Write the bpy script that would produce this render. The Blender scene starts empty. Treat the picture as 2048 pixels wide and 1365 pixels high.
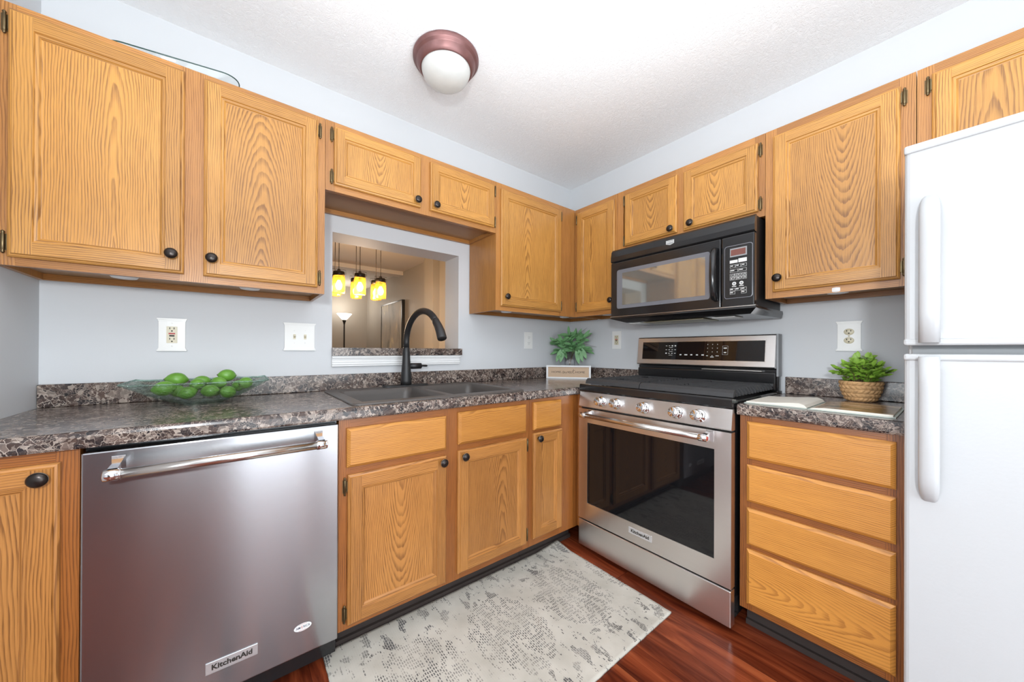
import bpy, bmesh, math, random
from mathutils import Vector, Matrix, noise as mnoise
R = random.Random(7)
PI = math.pi
scene = bpy.context.scene
COL = scene.collection

# ------------------------------------------------------------------ camera
F_PX, U0, V0 = 693.05, 990.9, 700.2
YAW, PITCH, ROLL = 0.6416, 0.0020, 0.0046
cam_d = bpy.data.cameras.new('camera')
cam = bpy.data.objects.new('camera', cam_d)
COL.objects.link(cam)
cam_d.sensor_fit = 'HORIZONTAL'
cam_d.sensor_width = 36.0
cam_d.lens = 36.0 * F_PX / 2048.0
cam_d.shift_x = (1024.0 - U0) / 2048.0
cam_d.shift_y = (V0 - 682.5) / 2048.0
cam_d.clip_start = 0.02
fw = Vector((math.sin(YAW), math.cos(YAW), 0))
rt = Vector((math.cos(YAW), -math.sin(YAW), 0))
up = Vector((0, 0, 1))
cp, sp = math.cos(PITCH), math.sin(PITCH)
fw2, up2 = fw * cp + up * sp, up * cp - fw * sp
cr, sr = math.cos(ROLL), math.sin(ROLL)
rt3, up3 = rt * cr + up2 * sr, up2 * cr - rt * sr
m = Matrix.Identity(4)
for i in range(3):
    m[i][0], m[i][1], m[i][2] = rt3[i], up3[i], -fw2[i]
m[0][3], m[1][3], m[2][3] = -2.2417, -1.9512, 1.1239
cam.matrix_world = m
scene.camera = cam

# ------------------------------------------------------------------ light and exposure
w = bpy.data.worlds.new('World')
scene.world = w
w.use_nodes = True
bg = w.node_tree.nodes['Background']
bg.inputs['Color'].default_value = (0.86, 0.93, 1.0, 1)
bg.inputs['Strength'].default_value = 1.0
vs = scene.view_settings
vs.view_transform = 'Standard'
vs.look = 'None'
vs.gamma = 1.0
vs.use_curve_mapping = False
vs.exposure = -0.07


def lamp(name, kind, loc, energy, color=(1, 1, 1), aim=None, size=None, sizey=None, rad=None):
    d = bpy.data.lights.new(name, kind)
    d.energy = energy
    d.color = color
    if kind == 'AREA':
        d.size = size
        if sizey:
            d.shape = 'RECTANGLE'
            d.size_y = sizey
    if rad is not None:
        d.shadow_soft_size = rad
    o = bpy.data.objects.new(name, d)
    COL.objects.link(o)
    o.location = loc
    if aim is not None:
        o.rotation_euler = (Vector(aim) - Vector(loc)).to_track_quat('-Z', 'Y').to_euler()
    return o


# daylight through the sliding door behind the camera; left lamp is added fill
lamp('daylight_sliding_door', 'AREA', (-1.93, -3.78, 1.05), 23, (0.88, 0.95, 1.0), (-1.93, 0, 1.05), 0.66, 1.9)
lamp('daylight_sliding_door', 'AREA', (-1.13, -3.78, 1.05), 23, (0.88, 0.95, 1.0), (-1.13, 0, 1.05), 0.66, 1.9)
lamp('side_fill', 'AREA', (-5.35, -1.9, 1.35), 86, (0.88, 0.95, 1.0), (0, -1.5, 1.20), 2.2, 1.6)
# unseen upward panel added to brighten the ceiling; photographer's flash beside the camera
lamp('ceiling_fill', 'AREA', (-1.8, -1.75, 1.66), 31, (0.87, 0.95, 1.0), (-1.8, -1.7, 2.6), 1.6)
lamp('flash_direct', 'POINT', (-2.50, -2.25, 1.42), 70, (0.92, 0.97, 1.0), rad=0.07)
scene.cycles.transparent_max_bounces = 24


# ------------------------------------------------------------------ materials
def new_mat(name):
    mt = bpy.data.materials.new(name)
    mt.use_nodes = True
    nt = mt.node_tree
    b = nt.nodes['Principled BSDF']
    return mt, nt, b


def N(nt, t, **kw):
    n = nt.nodes.new(t)
    for k, v in kw.items():
        setattr(n, k, v)
    return n


def L(nt, a, b):
    nt.links.new(a, b)


def math_n(nt, op, a, b=None, c=None, clamp=False):
    n = N(nt, 'ShaderNodeMath', operation=op)
    n.use_clamp = clamp
    for i, x in enumerate((a, b, c)):
        if x is None:
            continue
        if isinstance(x, (int, float)):
            n.inputs[i].default_value = x
        else:
            L(nt, x, n.inputs[i])
    return n.outputs[0]


def ramp(nt, fac, stops, interp='LINEAR'):
    n = N(nt, 'ShaderNodeValToRGB')
    n.color_ramp.interpolation = interp
    el = n.color_ramp.elements
    while len(el) > 1:
        el.remove(el[-1])
    el[0].position = stops[0][0]
    el[0].color = (*stops[0][1], 1)
    for p, c in stops[1:]:
        e = el.new(p)
        e.color = (*c, 1)
    L(nt, fac, n.inputs[0])
    return n.outputs[0]


def mix(nt, fac, a, b, blend='MIX'):
    n = N(nt, 'ShaderNodeMix', data_type='RGBA', blend_type=blend)
    for sock, x in ((n.inputs[0], fac), (n.inputs[6], a), (n.inputs[7], b)):
        if isinstance(x, (int, float)):
            sock.default_value = x
        elif isinstance(x, tuple):
            sock.default_value = (*x, 1)
        else:
            L(nt, x, sock)
    return n.outputs[2]


def noise_n(nt, vec, scale, detail=2, rough=0.5, dist=0.0):
    n = N(nt, 'ShaderNodeTexNoise')
    n.inputs['Scale'].default_value = scale
    n.inputs['Detail'].default_value = detail
    n.inputs['Roughness'].default_value = rough
    n.inputs['Distortion'].default_value = dist
    if vec is not None:
        L(nt, vec, n.inputs['Vector'])
    return n.outputs['Fac']


def scale_v(nt, vec, s):
    n = N(nt, 'ShaderNodeVectorMath', operation='MULTIPLY')
    L(nt, vec, n.inputs[0])
    n.inputs[1].default_value = s
    return n.outputs[0]


def bump(nt, b, h, strength, dist=0.01):
    n = N(nt, 'ShaderNodeBump')
    n.inputs['Strength'].default_value = strength
    n.inputs['Distance'].default_value = dist
    L(nt, h, n.inputs['Height'])
    L(nt, n.outputs[0], b.inputs['Normal'])
    return n


def plain(name, col, rough=0.5, metal=0.0, emit=None, es=0.0, coat=0.0, spec=None, var=0.0, vscale=8.0):
    mt, nt, b = new_mat(name)
    b.inputs['Base Color'].default_value = (*col, 1)
    b.inputs['Roughness'].default_value = rough
    b.inputs['Metallic'].default_value = metal
    b.inputs['Coat Weight'].default_value = coat
    if spec is not None:
        b.inputs['Specular IOR Level'].default_value = spec
    if emit:
        b.inputs['Emission Color'].default_value = (*emit, 1)
        b.inputs['Emission Strength'].default_value = es
    tc = N(nt, 'ShaderNodeTexCoord')
    f = noise_n(nt, tc.outputs['Object'], vscale, 3)
    c2 = tuple(max(0.0, x * (1 - var)) for x in col)
    L(nt, mix(nt, f, c2, tuple(min(1, x * (1 + var)) for x in col)), b.inputs['Base Color'])
    return mt


def oak(name, light, mid, dark, rough=0.36):
    mt, nt, b = new_mat(name)
    u1 = N(nt, 'ShaderNodeUVMap', uv_map='grain')
    u2 = N(nt, 'ShaderNodeUVMap', uv_map='depth')
    s1 = N(nt, 'ShaderNodeSeparateXYZ')
    s2 = N(nt, 'ShaderNodeSeparateXYZ')
    L(nt, u1.outputs[0], s1.inputs[0])
    L(nt, u2.outputs[0], s2.inputs[0])
    al, ac, dd, seed = s1.outputs[0], s1.outputs[1], s2.outputs[0], s2.outputs[1]
    cx = N(nt, 'ShaderNodeCombineXYZ')
    L(nt, al, cx.inputs[0]); L(nt, ac, cx.inputs[1]); L(nt, seed, cx.inputs[2])
    P = cx.outputs[0]
    wob = math_n(nt, 'SUBTRACT', noise_n(nt, scale_v(nt, P, (2.6, 5.5, 1.0)), 1.0, 2, 0.5), 0.5)
    fine = math_n(nt, 'SUBTRACT', noise_n(nt, scale_v(nt, P, (10.0, 70.0, 1.0)), 1.0, 2, 0.5), 0.5)
    r2 = math_n(nt, 'ADD', math_n(nt, 'MULTIPLY', ac, ac), math_n(nt, 'MULTIPLY', dd, dd))
    r = math_n(nt, 'POWER', r2, 0.5)
    ph = math_n(nt, 'ADD', math_n(nt, 'MULTIPLY', r, 165.0), math_n(nt, 'MULTIPLY', wob, 5.2))
    ph = math_n(nt, 'ADD', ph, math_n(nt, 'MULTIPLY', fine, 0.8))
    fr = math_n(nt, 'FRACT', ph)
    band = ramp(nt, fr, [(0.0, (0.0,) * 3), (0.40, (0.06,) * 3), (0.72, (0.80,) * 3), (0.9, (1.0,) * 3), (1.0, (0.0,) * 3)])
    pore = noise_n(nt, scale_v(nt, P, (11.0, 520.0, 1.0)), 1.0, 2, 0.6)
    pore = ramp(nt, pore, [(0.38, (0.0,) * 3), (0.68, (1.0,) * 3)])
    big = noise_n(nt, scale_v(nt, P, (1.3, 6.0, 1.7)), 1.0, 2, 0.5)
    fade = ramp(nt, noise_n(nt, scale_v(nt, P, (5.0, 26.0, 2.3)), 1.0, 2, 0.5), [(0.28, (0.4,) * 3), (0.55, (1.0,) * 3)])
    band = math_n(nt, 'MULTIPLY', band, fade)
    g = math_n(nt, 'MULTIPLY', band, math_n(nt, 'ADD', math_n(nt, 'MULTIPLY', pore, 0.6), 0.62))
    g = math_n(nt, 'ADD', g, math_n(nt, 'MULTIPLY', pore, 0.24), clamp=True)
    base = mix(nt, big, light, mid)
    c = mix(nt, math_n(nt, 'MULTIPLY', g, 0.84, clamp=True), base, dark)
    # board to board tint
    wn = N(nt, 'ShaderNodeTexWhiteNoise', noise_dimensions='1D')
    L(nt, seed, wn.inputs['W'])
    tint = ramp(nt, wn.outputs['Value'], [(0.0, (0.80, 0.76, 0.72)), (0.5, (1.0, 1.0, 1.0)), (1.0, (1.10, 1.08, 1.02))])
    c = mix(nt, 1.0, c, tint, 'MULTIPLY')
    L(nt, c, b.inputs['Base Color'])
    b.inputs['Roughness'].default_value = rough
    b.inputs['Coat Weight'].default_value = 0.15
    b.inputs['Coat Roughness'].default_value = 0.22
    bump(nt, b, g, 0.12, 0.002)
    return mt


def marble(name):
    mt, nt, b = new_mat(name)
    tc = N(nt, 'ShaderNodeTexCoord')
    P0 = tc.outputs['Object']
    nz = N(nt, 'ShaderNodeTexNoise')
    nz.inputs['Scale'].default_value = 14.0
    nz.inputs['Detail'].default_value = 4
    L(nt, P0, nz.inputs['Vector'])
    off = N(nt, 'ShaderNodeVectorMath', operation='MULTIPLY_ADD')
    L(nt, nz.outputs['Color'], off.inputs[0])
    off.inputs[1].default_value = (0.055,) * 3
    L(nt, P0, off.inputs[2])
    nz2 = N(nt, 'ShaderNodeTexNoise')
    nz2.inputs['Scale'].default_value = 75.0
    nz2.inputs['Detail'].default_value = 4
    L(nt, P0, nz2.inputs['Vector'])
    of2 = N(nt, 'ShaderNodeVectorMath', operation='MULTIPLY_ADD')
    L(nt, nz2.outputs['Color'], of2.inputs[0])
    of2.inputs[1].default_value = (0.013,) * 3
    L(nt, off.outputs[0], of2.inputs[2])
    P = of2.outputs[0]

    def cells(scale):
        v = N(nt, 'ShaderNodeTexVoronoi', feature='F1')
        v.inputs['Scale'].default_value = scale
        L(nt, P, v.inputs['Vector'])
        e = N(nt, 'ShaderNodeTexVoronoi', feature='DISTANCE_TO_EDGE')
        e.inputs['Scale'].default_value = scale
        L(nt, P, e.inputs['Vector'])
        s = N(nt, 'ShaderNodeSeparateColor')
        L(nt, v.outputs['Color'], s.inputs[0])
        return s.outputs[0], e.outputs['Distance'], s.outputs[1]
    c1, e1, g1 = cells(48.0)
    c2, e2, g2 = cells(120.0)
    pal = [(0.0, (0.010, 0.009, 0.011)), (0.22, (0.020, 0.016, 0.018)), (0.42, (0.060, 0.036, 0.028)), (0.58, (0.105, 0.066, 0.052)),
           (0.74, (0.026, 0.020, 0.021)), (0.88, (0.15, 0.105, 0.09)), (1.0, (0.40, 0.33, 0.28))]
    A = ramp(nt, c1, pal)
    B = ramp(nt, c2, pal)
    col = mix(nt, 0.45, A, B)
    cloud = noise_n(nt, P0, 9.0, 3)
    vein_w = math_n(nt, 'MULTIPLY', cloud, 0.13)
    v1 = math_n(nt, 'LESS_THAN', e1, math_n(nt, 'SUBTRACT', vein_w, 0.052))
    v2 = math_n(nt, 'LESS_THAN', e2, math_n(nt, 'SUBTRACT', math_n(nt, 'MULTIPLY', noise_n(nt, P0, 13.0, 2), 0.30), 0.125))
    patch = math_n(nt, 'GREATER_THAN', g2, 0.90)
    col = mix(nt, math_n(nt, 'MULTIPLY', v2, 0.55), col, (0.45, 0.36, 0.30))
    col = mix(nt, math_n(nt, 'MULTIPLY', patch, 0.6), col, (0.48, 0.40, 0.34))
    col = mix(nt, math_n(nt, 'MULTIPLY', v1, 0.7), col, (0.50, 0.42, 0.36))
    L(nt, col, b.inputs['Base Color'])
    b.inputs['Roughness'].default_value = 0.20
    b.inputs['Specular IOR Level'].default_value = 0.55
    return mt


def steel(name, col=(0.78, 0.76, 0.745), rough=0.30, along='X', aniso=0.5):
    mt, nt, b = new_mat(name)
    tc = N(nt, 'ShaderNodeTexCoord')
    s = (6, 6, 420)
    f = noise_n(nt, scale_v(nt, tc.outputs['Object'], s), 1.0, 3, 0.6)
    c = ramp(nt, f, [(0.3, tuple(x * 0.985 for x in col)), (0.7, tuple(min(1, x * 1.01) for x in col))])
    L(nt, c, b.inputs['Base Color'])
    b.inputs['Metallic'].default_value = 1.0
    b.inputs['Roughness'].default_value = rough
    b.inputs['Anisotropic'].default_value = aniso
    b.inputs['Anisotropic Rotation'].default_value = 0.25
    tg = N(nt, 'ShaderNodeTangent', direction_type='RADIAL', axis='Z')
    L(nt, tg.outputs[0], b.inputs['Tangent'])
    bump(nt, b, noise_n(nt, scale_v(nt, tc.outputs['Object'], (5.0, 5.0, 0.8)), 1.0, 1), 0.10, 0.012)
    return mt


def thin_glass(name, tint, gloss=0.04, wave=0.0, wscale=60.0, ior=1.45, edge=None, scatter=None):
    mt = bpy.data.materials.new(name)
    mt.use_nodes = True
    nt = mt.node_tree
    nt.nodes.remove(nt.nodes['Principled BSDF'])
    out = nt.nodes['Material Output']
    tr = N(nt, 'ShaderNodeBsdfTransparent')
    gl = N(nt, 'ShaderNodeBsdfGlossy')
    gl.inputs['Roughness'].default_value = gloss
    lw = N(nt, 'ShaderNodeLayerWeight')
    lw.inputs['Blend'].default_value = 0.5
    f0 = ((ior - 1) / (ior + 1)) ** 2
    fres = math_n(nt, 'ADD', math_n(nt, 'MULTIPLY', math_n(nt, 'POWER', lw.outputs['Facing'], 5.0), 0.7), f0)
    mx = N(nt, 'ShaderNodeMixShader')
    tc = N(nt, 'ShaderNodeTexCoord')
    f = noise_n(nt, tc.outputs['Object'], wscale, 2, 0.5, 0.5)
    c = mix(nt, f, tuple(x * 0.94 for x in tint), tuple(min(1, x * 1.03) for x in tint))
    if edge:
        l2 = N(nt, 'ShaderNodeLayerWeight')
        l2.inputs['Blend'].default_value = 0.5
        c = mix(nt, math_n(nt, 'POWER', l2.outputs['Facing'], 3.0), c, edge)
    L(nt, c, tr.inputs['Color'])
    if wave:
        bn = N(nt, 'ShaderNodeBump')
        bn.inputs['Strength'].default_value = wave
        bn.inputs['Distance'].default_value = 0.01
        L(nt, f, bn.inputs['Height'])
        L(nt, bn.outputs[0], gl.inputs['Normal'])
        L(nt, bn.outputs[0], lw.inputs['Normal'])
    L(nt, fres, mx.inputs[0])
    body = tr.outputs[0]
    if scatter:
        tl = N(nt, 'ShaderNodeBsdfTranslucent')
        tl.inputs['Color'].default_value = (*scatter, 1)
        m2 = N(nt, 'ShaderNodeMixShader')
        m2.inputs[0].default_value = 0.30
        L(nt, tr.outputs[0], m2.inputs[1])
        L(nt, tl.outputs[0], m2.inputs[2])
        body = m2.outputs[0]
    L(nt, body, mx.inputs[1])
    L(nt, gl.outputs[0], mx.inputs[2])
    L(nt, mx.outputs[0], out.inputs['Surface'])
    return mt


def wall_paint(name, col, rough=0.42):
    mt, nt, b = new_mat(name)
    tc = N(nt, 'ShaderNodeTexCoord')
    f = noise_n(nt, tc.outputs['Object'], 1.7, 3)
    L(nt, mix(nt, f, tuple(x * 0.97 for x in col), tuple(x * 1.02 for x in col)), b.inputs['Base Color'])
    b.inputs['Roughness'].default_value = rough
    bump(nt, b, noise_n(nt, tc.outputs['Object'], 180.0, 3), 0.06, 0.002)
    return mt


def ceiling_mat():
    mt, nt, b = new_mat('textured_ceiling_paint')
    b.inputs['Base Color'].default_value = (0.90, 0.91, 0.925, 1)
    b.inputs['Roughness'].default_value = 0.6
    tc = N(nt, 'ShaderNodeTexCoord')
    a = noise_n(nt, tc.outputs['Object'], 30.0, 3, 0.6, 2.2)
    a = ramp(nt, a, [(0.42, (0, 0, 0)), (0.5, (1, 1, 1)), (0.56, (0.35, 0.35, 0.35)), (0.62, (0.9, 0.9, 0.9))])
    c = noise_n(nt, tc.outputs['Object'], 90.0, 2)
    h = math_n(nt, 'ADD', a, math_n(nt, 'MULTIPLY', c, 0.5))
    bump(nt, b, h, 0.36, 0.004)
    return mt


def floor_mat():
    mt, nt, b = new_mat('cherry_laminate_planks')
    tc = N(nt, 'ShaderNodeTexCoord')
    sp_ = N(nt, 'ShaderNodeSeparateXYZ')
    L(nt, tc.outputs['Object'], sp_.inputs[0])
    x, y = sp_.outputs[0], sp_.outputs[1]
    W_ = 0.127
    col_i = math_n(nt, 'FLOOR', math_n(nt, 'DIVIDE', x, W_))
    wn = N(nt, 'ShaderNodeTexWhiteNoise', noise_dimensions='1D')
    L(nt, col_i, wn.inputs['W'])
    yy = math_n(nt, 'ADD', math_n(nt, 'DIVIDE', y, 1.2), math_n(nt, 'MULTIPLY', wn.outputs['Value'], 7.3))
    row_i = math_n(nt, 'FLOOR', yy)
    pid = N(nt, 'ShaderNodeCombineXYZ')
    L(nt, col_i, pid.inputs[0]); L(nt, row_i, pid.inputs[1])
    w2 = N(nt, 'ShaderNodeTexWhiteNoise', noise_dimensions='2D')
    L(nt, pid.outputs[0], w2.inputs['Vector'])
    pv = w2.outputs['Value']
    cx = N(nt, 'ShaderNodeCombineXYZ')
    L(nt, math_n(nt, 'MULTIPLY', x, 16.0), cx.inputs[0])
    L(nt, math_n(nt, 'MULTIPLY', y, 1.8), cx.inputs[1])
    L(nt, math_n(nt, 'MULTIPLY', pv, 60.0), cx.inputs[2])
    g = noise_n(nt, cx.outputs[0], 1.0, 4, 0.6, 1.2)
    c2 = N(nt, 'ShaderNodeCombineXYZ')
    L(nt, math_n(nt, 'MULTIPLY', x, 240.0), c2.inputs[0])
    L(nt, math_n(nt, 'MULTIPLY', y, 6.0), c2.inputs[1])
    L(nt, pv, c2.inputs[2])
    fine = noise_n(nt, c2.outputs[0], 1.0, 2)
    c = ramp(nt, g, [(0.28, (0.045, 0.008, 0.004)), (0.45, (0.13, 0.024, 0.009)), (0.6, (0.23, 0.048, 0.017)), (0.75, (0.34, 0.09, 0.032))])
    c = mix(nt, math_n(nt, 'MULTIPLY', fine, 0.35), c, (0.06, 0.012, 0.006))
    tint = ramp(nt, pv, [(0.0, (0.75, 0.70, 0.68)), (1.0, (1.15, 1.15, 1.1))])
    c = mix(nt, 1.0, c, tint, 'MULTIPLY')
    ex = math_n(nt, 'FRACT', math_n(nt, 'DIVIDE', x, W_))
    ey = math_n(nt, 'FRACT', yy)
    gap = math_n(nt, 'MAXIMUM', math_n(nt, 'LESS_THAN', ex, 0.014), math_n(nt, 'LESS_THAN', ey, 0.0022))
    c = mix(nt, math_n(nt, 'MULTIPLY', gap, 0.7), c, (0.02, 0.006, 0.004))
    L(nt, c, b.inputs['Base Color'])
    b.inputs['Roughness'].default_value = 0.26
    b.inputs['Specular IOR Level'].default_value = 0.25
    bump(nt, b, math_n(nt, 'SUBTRACT', 1.0, gap), 0.2, 0.001)
    return mt


def rug_mat(cx_, cy_, lx, ly):
    """woven rug: pale ground, rows of small dark dashes gathered into medallions and border motifs"""
    mt, nt, b = new_mat('woven_rug')
    tc = N(nt, 'ShaderNodeTexCoord')
    sp_ = N(nt, 'ShaderNodeSeparateXYZ')
    L(nt, tc.outputs['Object'], sp_.inputs[0])
    x, y = sp_.outputs[0], sp_.outputs[1]
    row = math_n(nt, 'DIVIDE', x, 0.0080)
    ri = math_n(nt, 'FLOOR', row)
    rf = math_n(nt, 'FRACT', row)
    wn = N(nt, 'ShaderNodeTexWhiteNoise', noise_dimensions='1D')
    L(nt, ri, wn.inputs['W'])
    cc = math_n(nt, 'ADD', math_n(nt, 'DIVIDE', y, 0.0150), math_n(nt, 'MULTIPLY', wn.outputs['Value'], 0.55))
    cf = math_n(nt, 'FRACT', cc)
    dash = math_n(nt, 'MULTIPLY', math_n(nt, 'LESS_THAN', rf, 0.50), math_n(nt, 'LESS_THAN', cf, 0.66))
    dense = math_n(nt, 'MULTIPLY', math_n(nt, 'LESS_THAN', rf, 0.78), math_n(nt, 'LESS_THAN', cf, 0.88))
    # medallions, repeated along the length of the rug
    mx = math_n(nt, 'SUBTRACT', math_n(nt, 'FRACT', math_n(nt, 'ADD', math_n(nt, 'DIVIDE', x, 0.36), 0.5)), 0.5)
    mx = math_n(nt, 'MULTIPLY', mx, 0.36)
    md = math_n(nt, 'POWER', math_n(nt, 'ADD', math_n(nt, 'MULTIPLY', mx, mx), math_n(nt, 'MULTIPLY', math_n(nt, 'MULTIPLY', y, y), 0.62)), 0.5)
    md = math_n(nt, 'ADD', md, math_n(nt, 'MULTIPLY', noise_n(nt, tc.outputs['Object'], 24.0, 2), 0.07))
    inm = math_n(nt, 'LESS_THAN', md, 0.190)
    st = N(nt, 'ShaderNodeCombineXYZ')
    L(nt, math_n(nt, 'MULTIPLY', x, 46.0), st.inputs[0])
    L(nt, math_n(nt, 'MULTIPLY', y, 22.0), st.inputs[1])
    n1 = noise_n(nt, st.outputs[0], 1.0, 3, 0.65)
    med = math_n(nt, 'MULTIPLY', inm, math_n(nt, 'GREATER_THAN', n1, 0.475))
    # border motifs
    st2 = N(nt, 'ShaderNodeCombineXYZ')
    L(nt, math_n(nt, 'MULTIPLY', x, 26.0), st2.inputs[0])
    L(nt, math_n(nt, 'MULTIPLY', y, 15.0), st2.inputs[1])
    n2 = noise_n(nt, st2.outputs[0], 1.0, 3, 0.6, 0.6)
    ay = math_n(nt, 'ABSOLUTE', y)
    bord = math_n(nt, 'MULTIPLY', math_n(nt, 'GREATER_THAN', ay, 0.19), math_n(nt, 'LESS_THAN', ay, 0.325))
    brd = math_n(nt, 'MULTIPLY', bord, math_n(nt, 'GREATER_THAN', n2, 0.57))
    outer = math_n(nt, 'MULTIPLY', math_n(nt, 'SUBTRACT', 1.0, inm), math_n(nt, 'GREATER_THAN', n1, 0.60))
    a1 = math_n(nt, 'MULTIPLY', dash, math_n(nt, 'MAXIMUM', med, outer))
    a2 = math_n(nt, 'MULTIPLY', dense, brd)
    fade = ramp(nt, noise_n(nt, tc.outputs['Object'], 7.0, 2), [(0.3, (0.35,) * 3), (0.6, (1.0,) * 3)])
    ground = ramp(nt, noise_n(nt, tc.outputs['Object'], 9.0, 4), [(0.3, (0.42, 0.395, 0.345)), (0.7, (0.54, 0.51, 0.455))])
    inkc = ramp(nt, noise_n(nt, tc.outputs['Object'], 11.0, 2), [(0.4, (0.045, 0.043, 0.045)), (0.62, (0.07, 0.07, 0.078)), (0.75, (0.15, 0.105, 0.08))])
    k = math_n(nt, 'MULTIPLY', math_n(nt, 'MAXIMUM', a1, a2), math_n(nt, 'MULTIPLY', fade, 0.92))
    c = mix(nt, k, ground, inkc)
    L(nt, c, b.inputs['Base Color'])
    b.inputs['Roughness'].default_value = 0.95
    weave = math_n(nt, 'ADD', math_n(nt, 'ABSOLUTE', math_n(nt, 'SUBTRACT', rf, 0.5)), math_n(nt, 'ABSOLUTE', math_n(nt, 'SUBTRACT', cf, 0.5)))
    bump(nt, b, weave, 0.12, 0.001)
    return mt


M = {}
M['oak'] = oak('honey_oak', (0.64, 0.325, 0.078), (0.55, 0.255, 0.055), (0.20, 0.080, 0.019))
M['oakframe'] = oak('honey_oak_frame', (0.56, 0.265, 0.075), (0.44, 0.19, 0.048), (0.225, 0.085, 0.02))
M['oakbase'] = oak('shaded_oak', (0.54, 0.245, 0.066), (0.42, 0.175, 0.042), (0.17, 0.062, 0.014))  # base doors: light falloff of the lower run mixed into the oak colour
M['oakdark'] = oak('shaded_oak_frame', (0.38, 0.135, 0.028), (0.30, 0.097, 0.020), (0.13, 0.040, 0.009))  # base frames: browner oak, darkened further for shade under the overhang
M['oakdrawer'] = oak('quartersawn_oak', (0.68, 0.315, 0.066), (0.58, 0.25, 0.048), (0.34, 0.13, 0.025))
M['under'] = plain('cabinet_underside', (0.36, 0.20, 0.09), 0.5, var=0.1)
M['marble'] = marble('dark_marble_laminate')
M['wall'] = wall_paint('pale_grey_paint', (0.63, 0.645, 0.665), 0.6)
M['wallwarm'] = wall_paint('greige_paint', (0.46, 0.42, 0.37))
M['ceil'] = ceiling_mat()
M['ceilfar'] = wall_paint('flat_ceiling_paint', (0.74, 0.68, 0.62), 0.7)
M['floor'] = floor_mat()
M['white'] = plain('white_trim_paint', (0.80, 0.80, 0.80), 0.35)
M['steel'] = steel('brushed_steel')
M['steeldw'] = steel('brushed_steel_panel', (0.42, 0.425, 0.445), 0.22, aniso=0.85)
M['satin'] = plain('satin_nickel', (0.72, 0.70, 0.67), 0.24, 1.0)
M['chrome'] = plain('chrome', (0.82, 0.82, 0.83), 0.08, 1.0)
M['black'] = plain('black_enamel', (0.012, 0.012, 0.013), 0.16, spec=0.6)
M['blackmatte'] = plain('matte_black', (0.016, 0.016, 0.017), 0.42)
M['iron'] = plain('cast_iron', (0.035, 0.035, 0.037), 0.55, var=0.2, vscale=80)
M['glassblack'] = plain('black_glass', (0.006, 0.006, 0.007), 0.03, spec=0.5)
M['glassgrey'] = plain('grey_glass_border', (0.16, 0.165, 0.185), 0.12, spec=0.6)
M['mwglass'] = plain('mirror_tinted_glass', (0.46, 0.48, 0.45), 0.05, 0.8)
M['bronze'] = plain('oil_rubbed_bronze', (0.045, 0.038, 0.035), 0.30, 0.85, var=0.3)
M['brass'] = plain('antique_brass', (0.17, 0.125, 0.065), 0.36, 0.9, var=0.3, vscale=60)
M['lampbronze'] = plain('red_bronze', (0.22, 0.105, 0.10), 0.40, 0.55, var=0.5, vscale=14)
M['alabaster'] = plain('alabaster_glass', (0.56, 0.565, 0.545), 0.25, var=0.10, vscale=18, emit=(1, 0.99, 0.95), es=0.03)
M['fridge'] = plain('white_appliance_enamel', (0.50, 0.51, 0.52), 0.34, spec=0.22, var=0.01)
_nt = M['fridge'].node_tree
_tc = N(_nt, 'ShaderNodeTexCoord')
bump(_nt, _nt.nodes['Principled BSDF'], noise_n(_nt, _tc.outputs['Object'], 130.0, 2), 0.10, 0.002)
M['gasket'] = plain('grey_gasket', (0.30, 0.31, 0.32), 0.6)
M['sink'] = plain('taupe_composite', (0.085, 0.074, 0.068), 0.42, var=0.12, vscale=220)
M['plastic'] = plain('white_plastic', (0.82, 0.82, 0.80), 0.3)
M['almond'] = plain('almond_plastic', (0.66, 0.60, 0.44), 0.35)
M['slot'] = plain('dark_slot', (0.02, 0.018, 0.015), 0.6)
M['red'] = plain('red_plastic', (0.45, 0.03, 0.025), 0.4)
M['toe'] = plain('dark_vinyl_toe_kick', (0.038, 0.028, 0.025), 0.5, var=0.2)
M['toewood'] = plain('bare_wood_strip', (0.26, 0.19, 0.11), 0.7, var=0.2)
M['limeA'] = plain('lime_skin', (0.13, 0.31, 0.04), 0.35, var=0.30, vscale=24)
M['limestem'] = plain('lime_stem', (0.05, 0.035, 0.02), 0.7)
M['leafA'] = plain('sage_leaf', (0.17, 0.36, 0.155), 0.5, var=0.30, vscale=30)
M['leafB'] = plain('bright_leaf', (0.26, 0.46, 0.055), 0.45, var=0.45, vscale=30)
M['stem'] = plain('brown_stem', (0.12, 0.08, 0.035), 0.7)
M['basket'] = plain('water_hyacinth', (0.56, 0.33, 0.15), 0.75, var=0.45, vscale=45)
M['bowl'] = thin_glass('pale_green_glass', (0.955, 0.985, 0.97), 0.12, 0.9, 110.0, 1.9, (0.72, 0.88, 0.81))
M['plate'] = thin_glass('clear_plate_glass', (0.96, 0.985, 0.98), 0.03, 0.0, 20.0, 1.4)
M['plateedge'] = plain('green_glass_edge', (0.035, 0.085, 0.075), 0.2)
M['vase'] = thin_glass('clear_vase_glass', (0.97, 0.98, 0.985), 0.03, 0.0, 20.0, 1.7, (0.72, 0.75, 0.77))
M['amber'] = thin_glass('amber_jar_glass', (1.0, 0.84, 0.40), 0.04, 0.25, 70.0, 1.6, (1.0, 0.60, 0.12), (1.0, 0.58, 0.10))
M['bulb'] = plain('glowing_bulb', (1, 0.9, 0.6), 0.4, emit=(1.0, 0.78, 0.38), es=34.0)
M['lampglow'] = plain('lit_lamp_shade', (1, 0.97, 0.9), 0.4, emit=(1.0, 0.95, 0.86), es=2.2)
M['cord'] = plain('brown_cord', (0.03, 0.018, 0.012), 0.6)
M['paper'] = plain('book_paper', (0.78, 0.74, 0.66), 0.6)
M['cover'] = plain('pale_green_cover', (0.52, 0.58, 0.53), 0.45)
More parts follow.
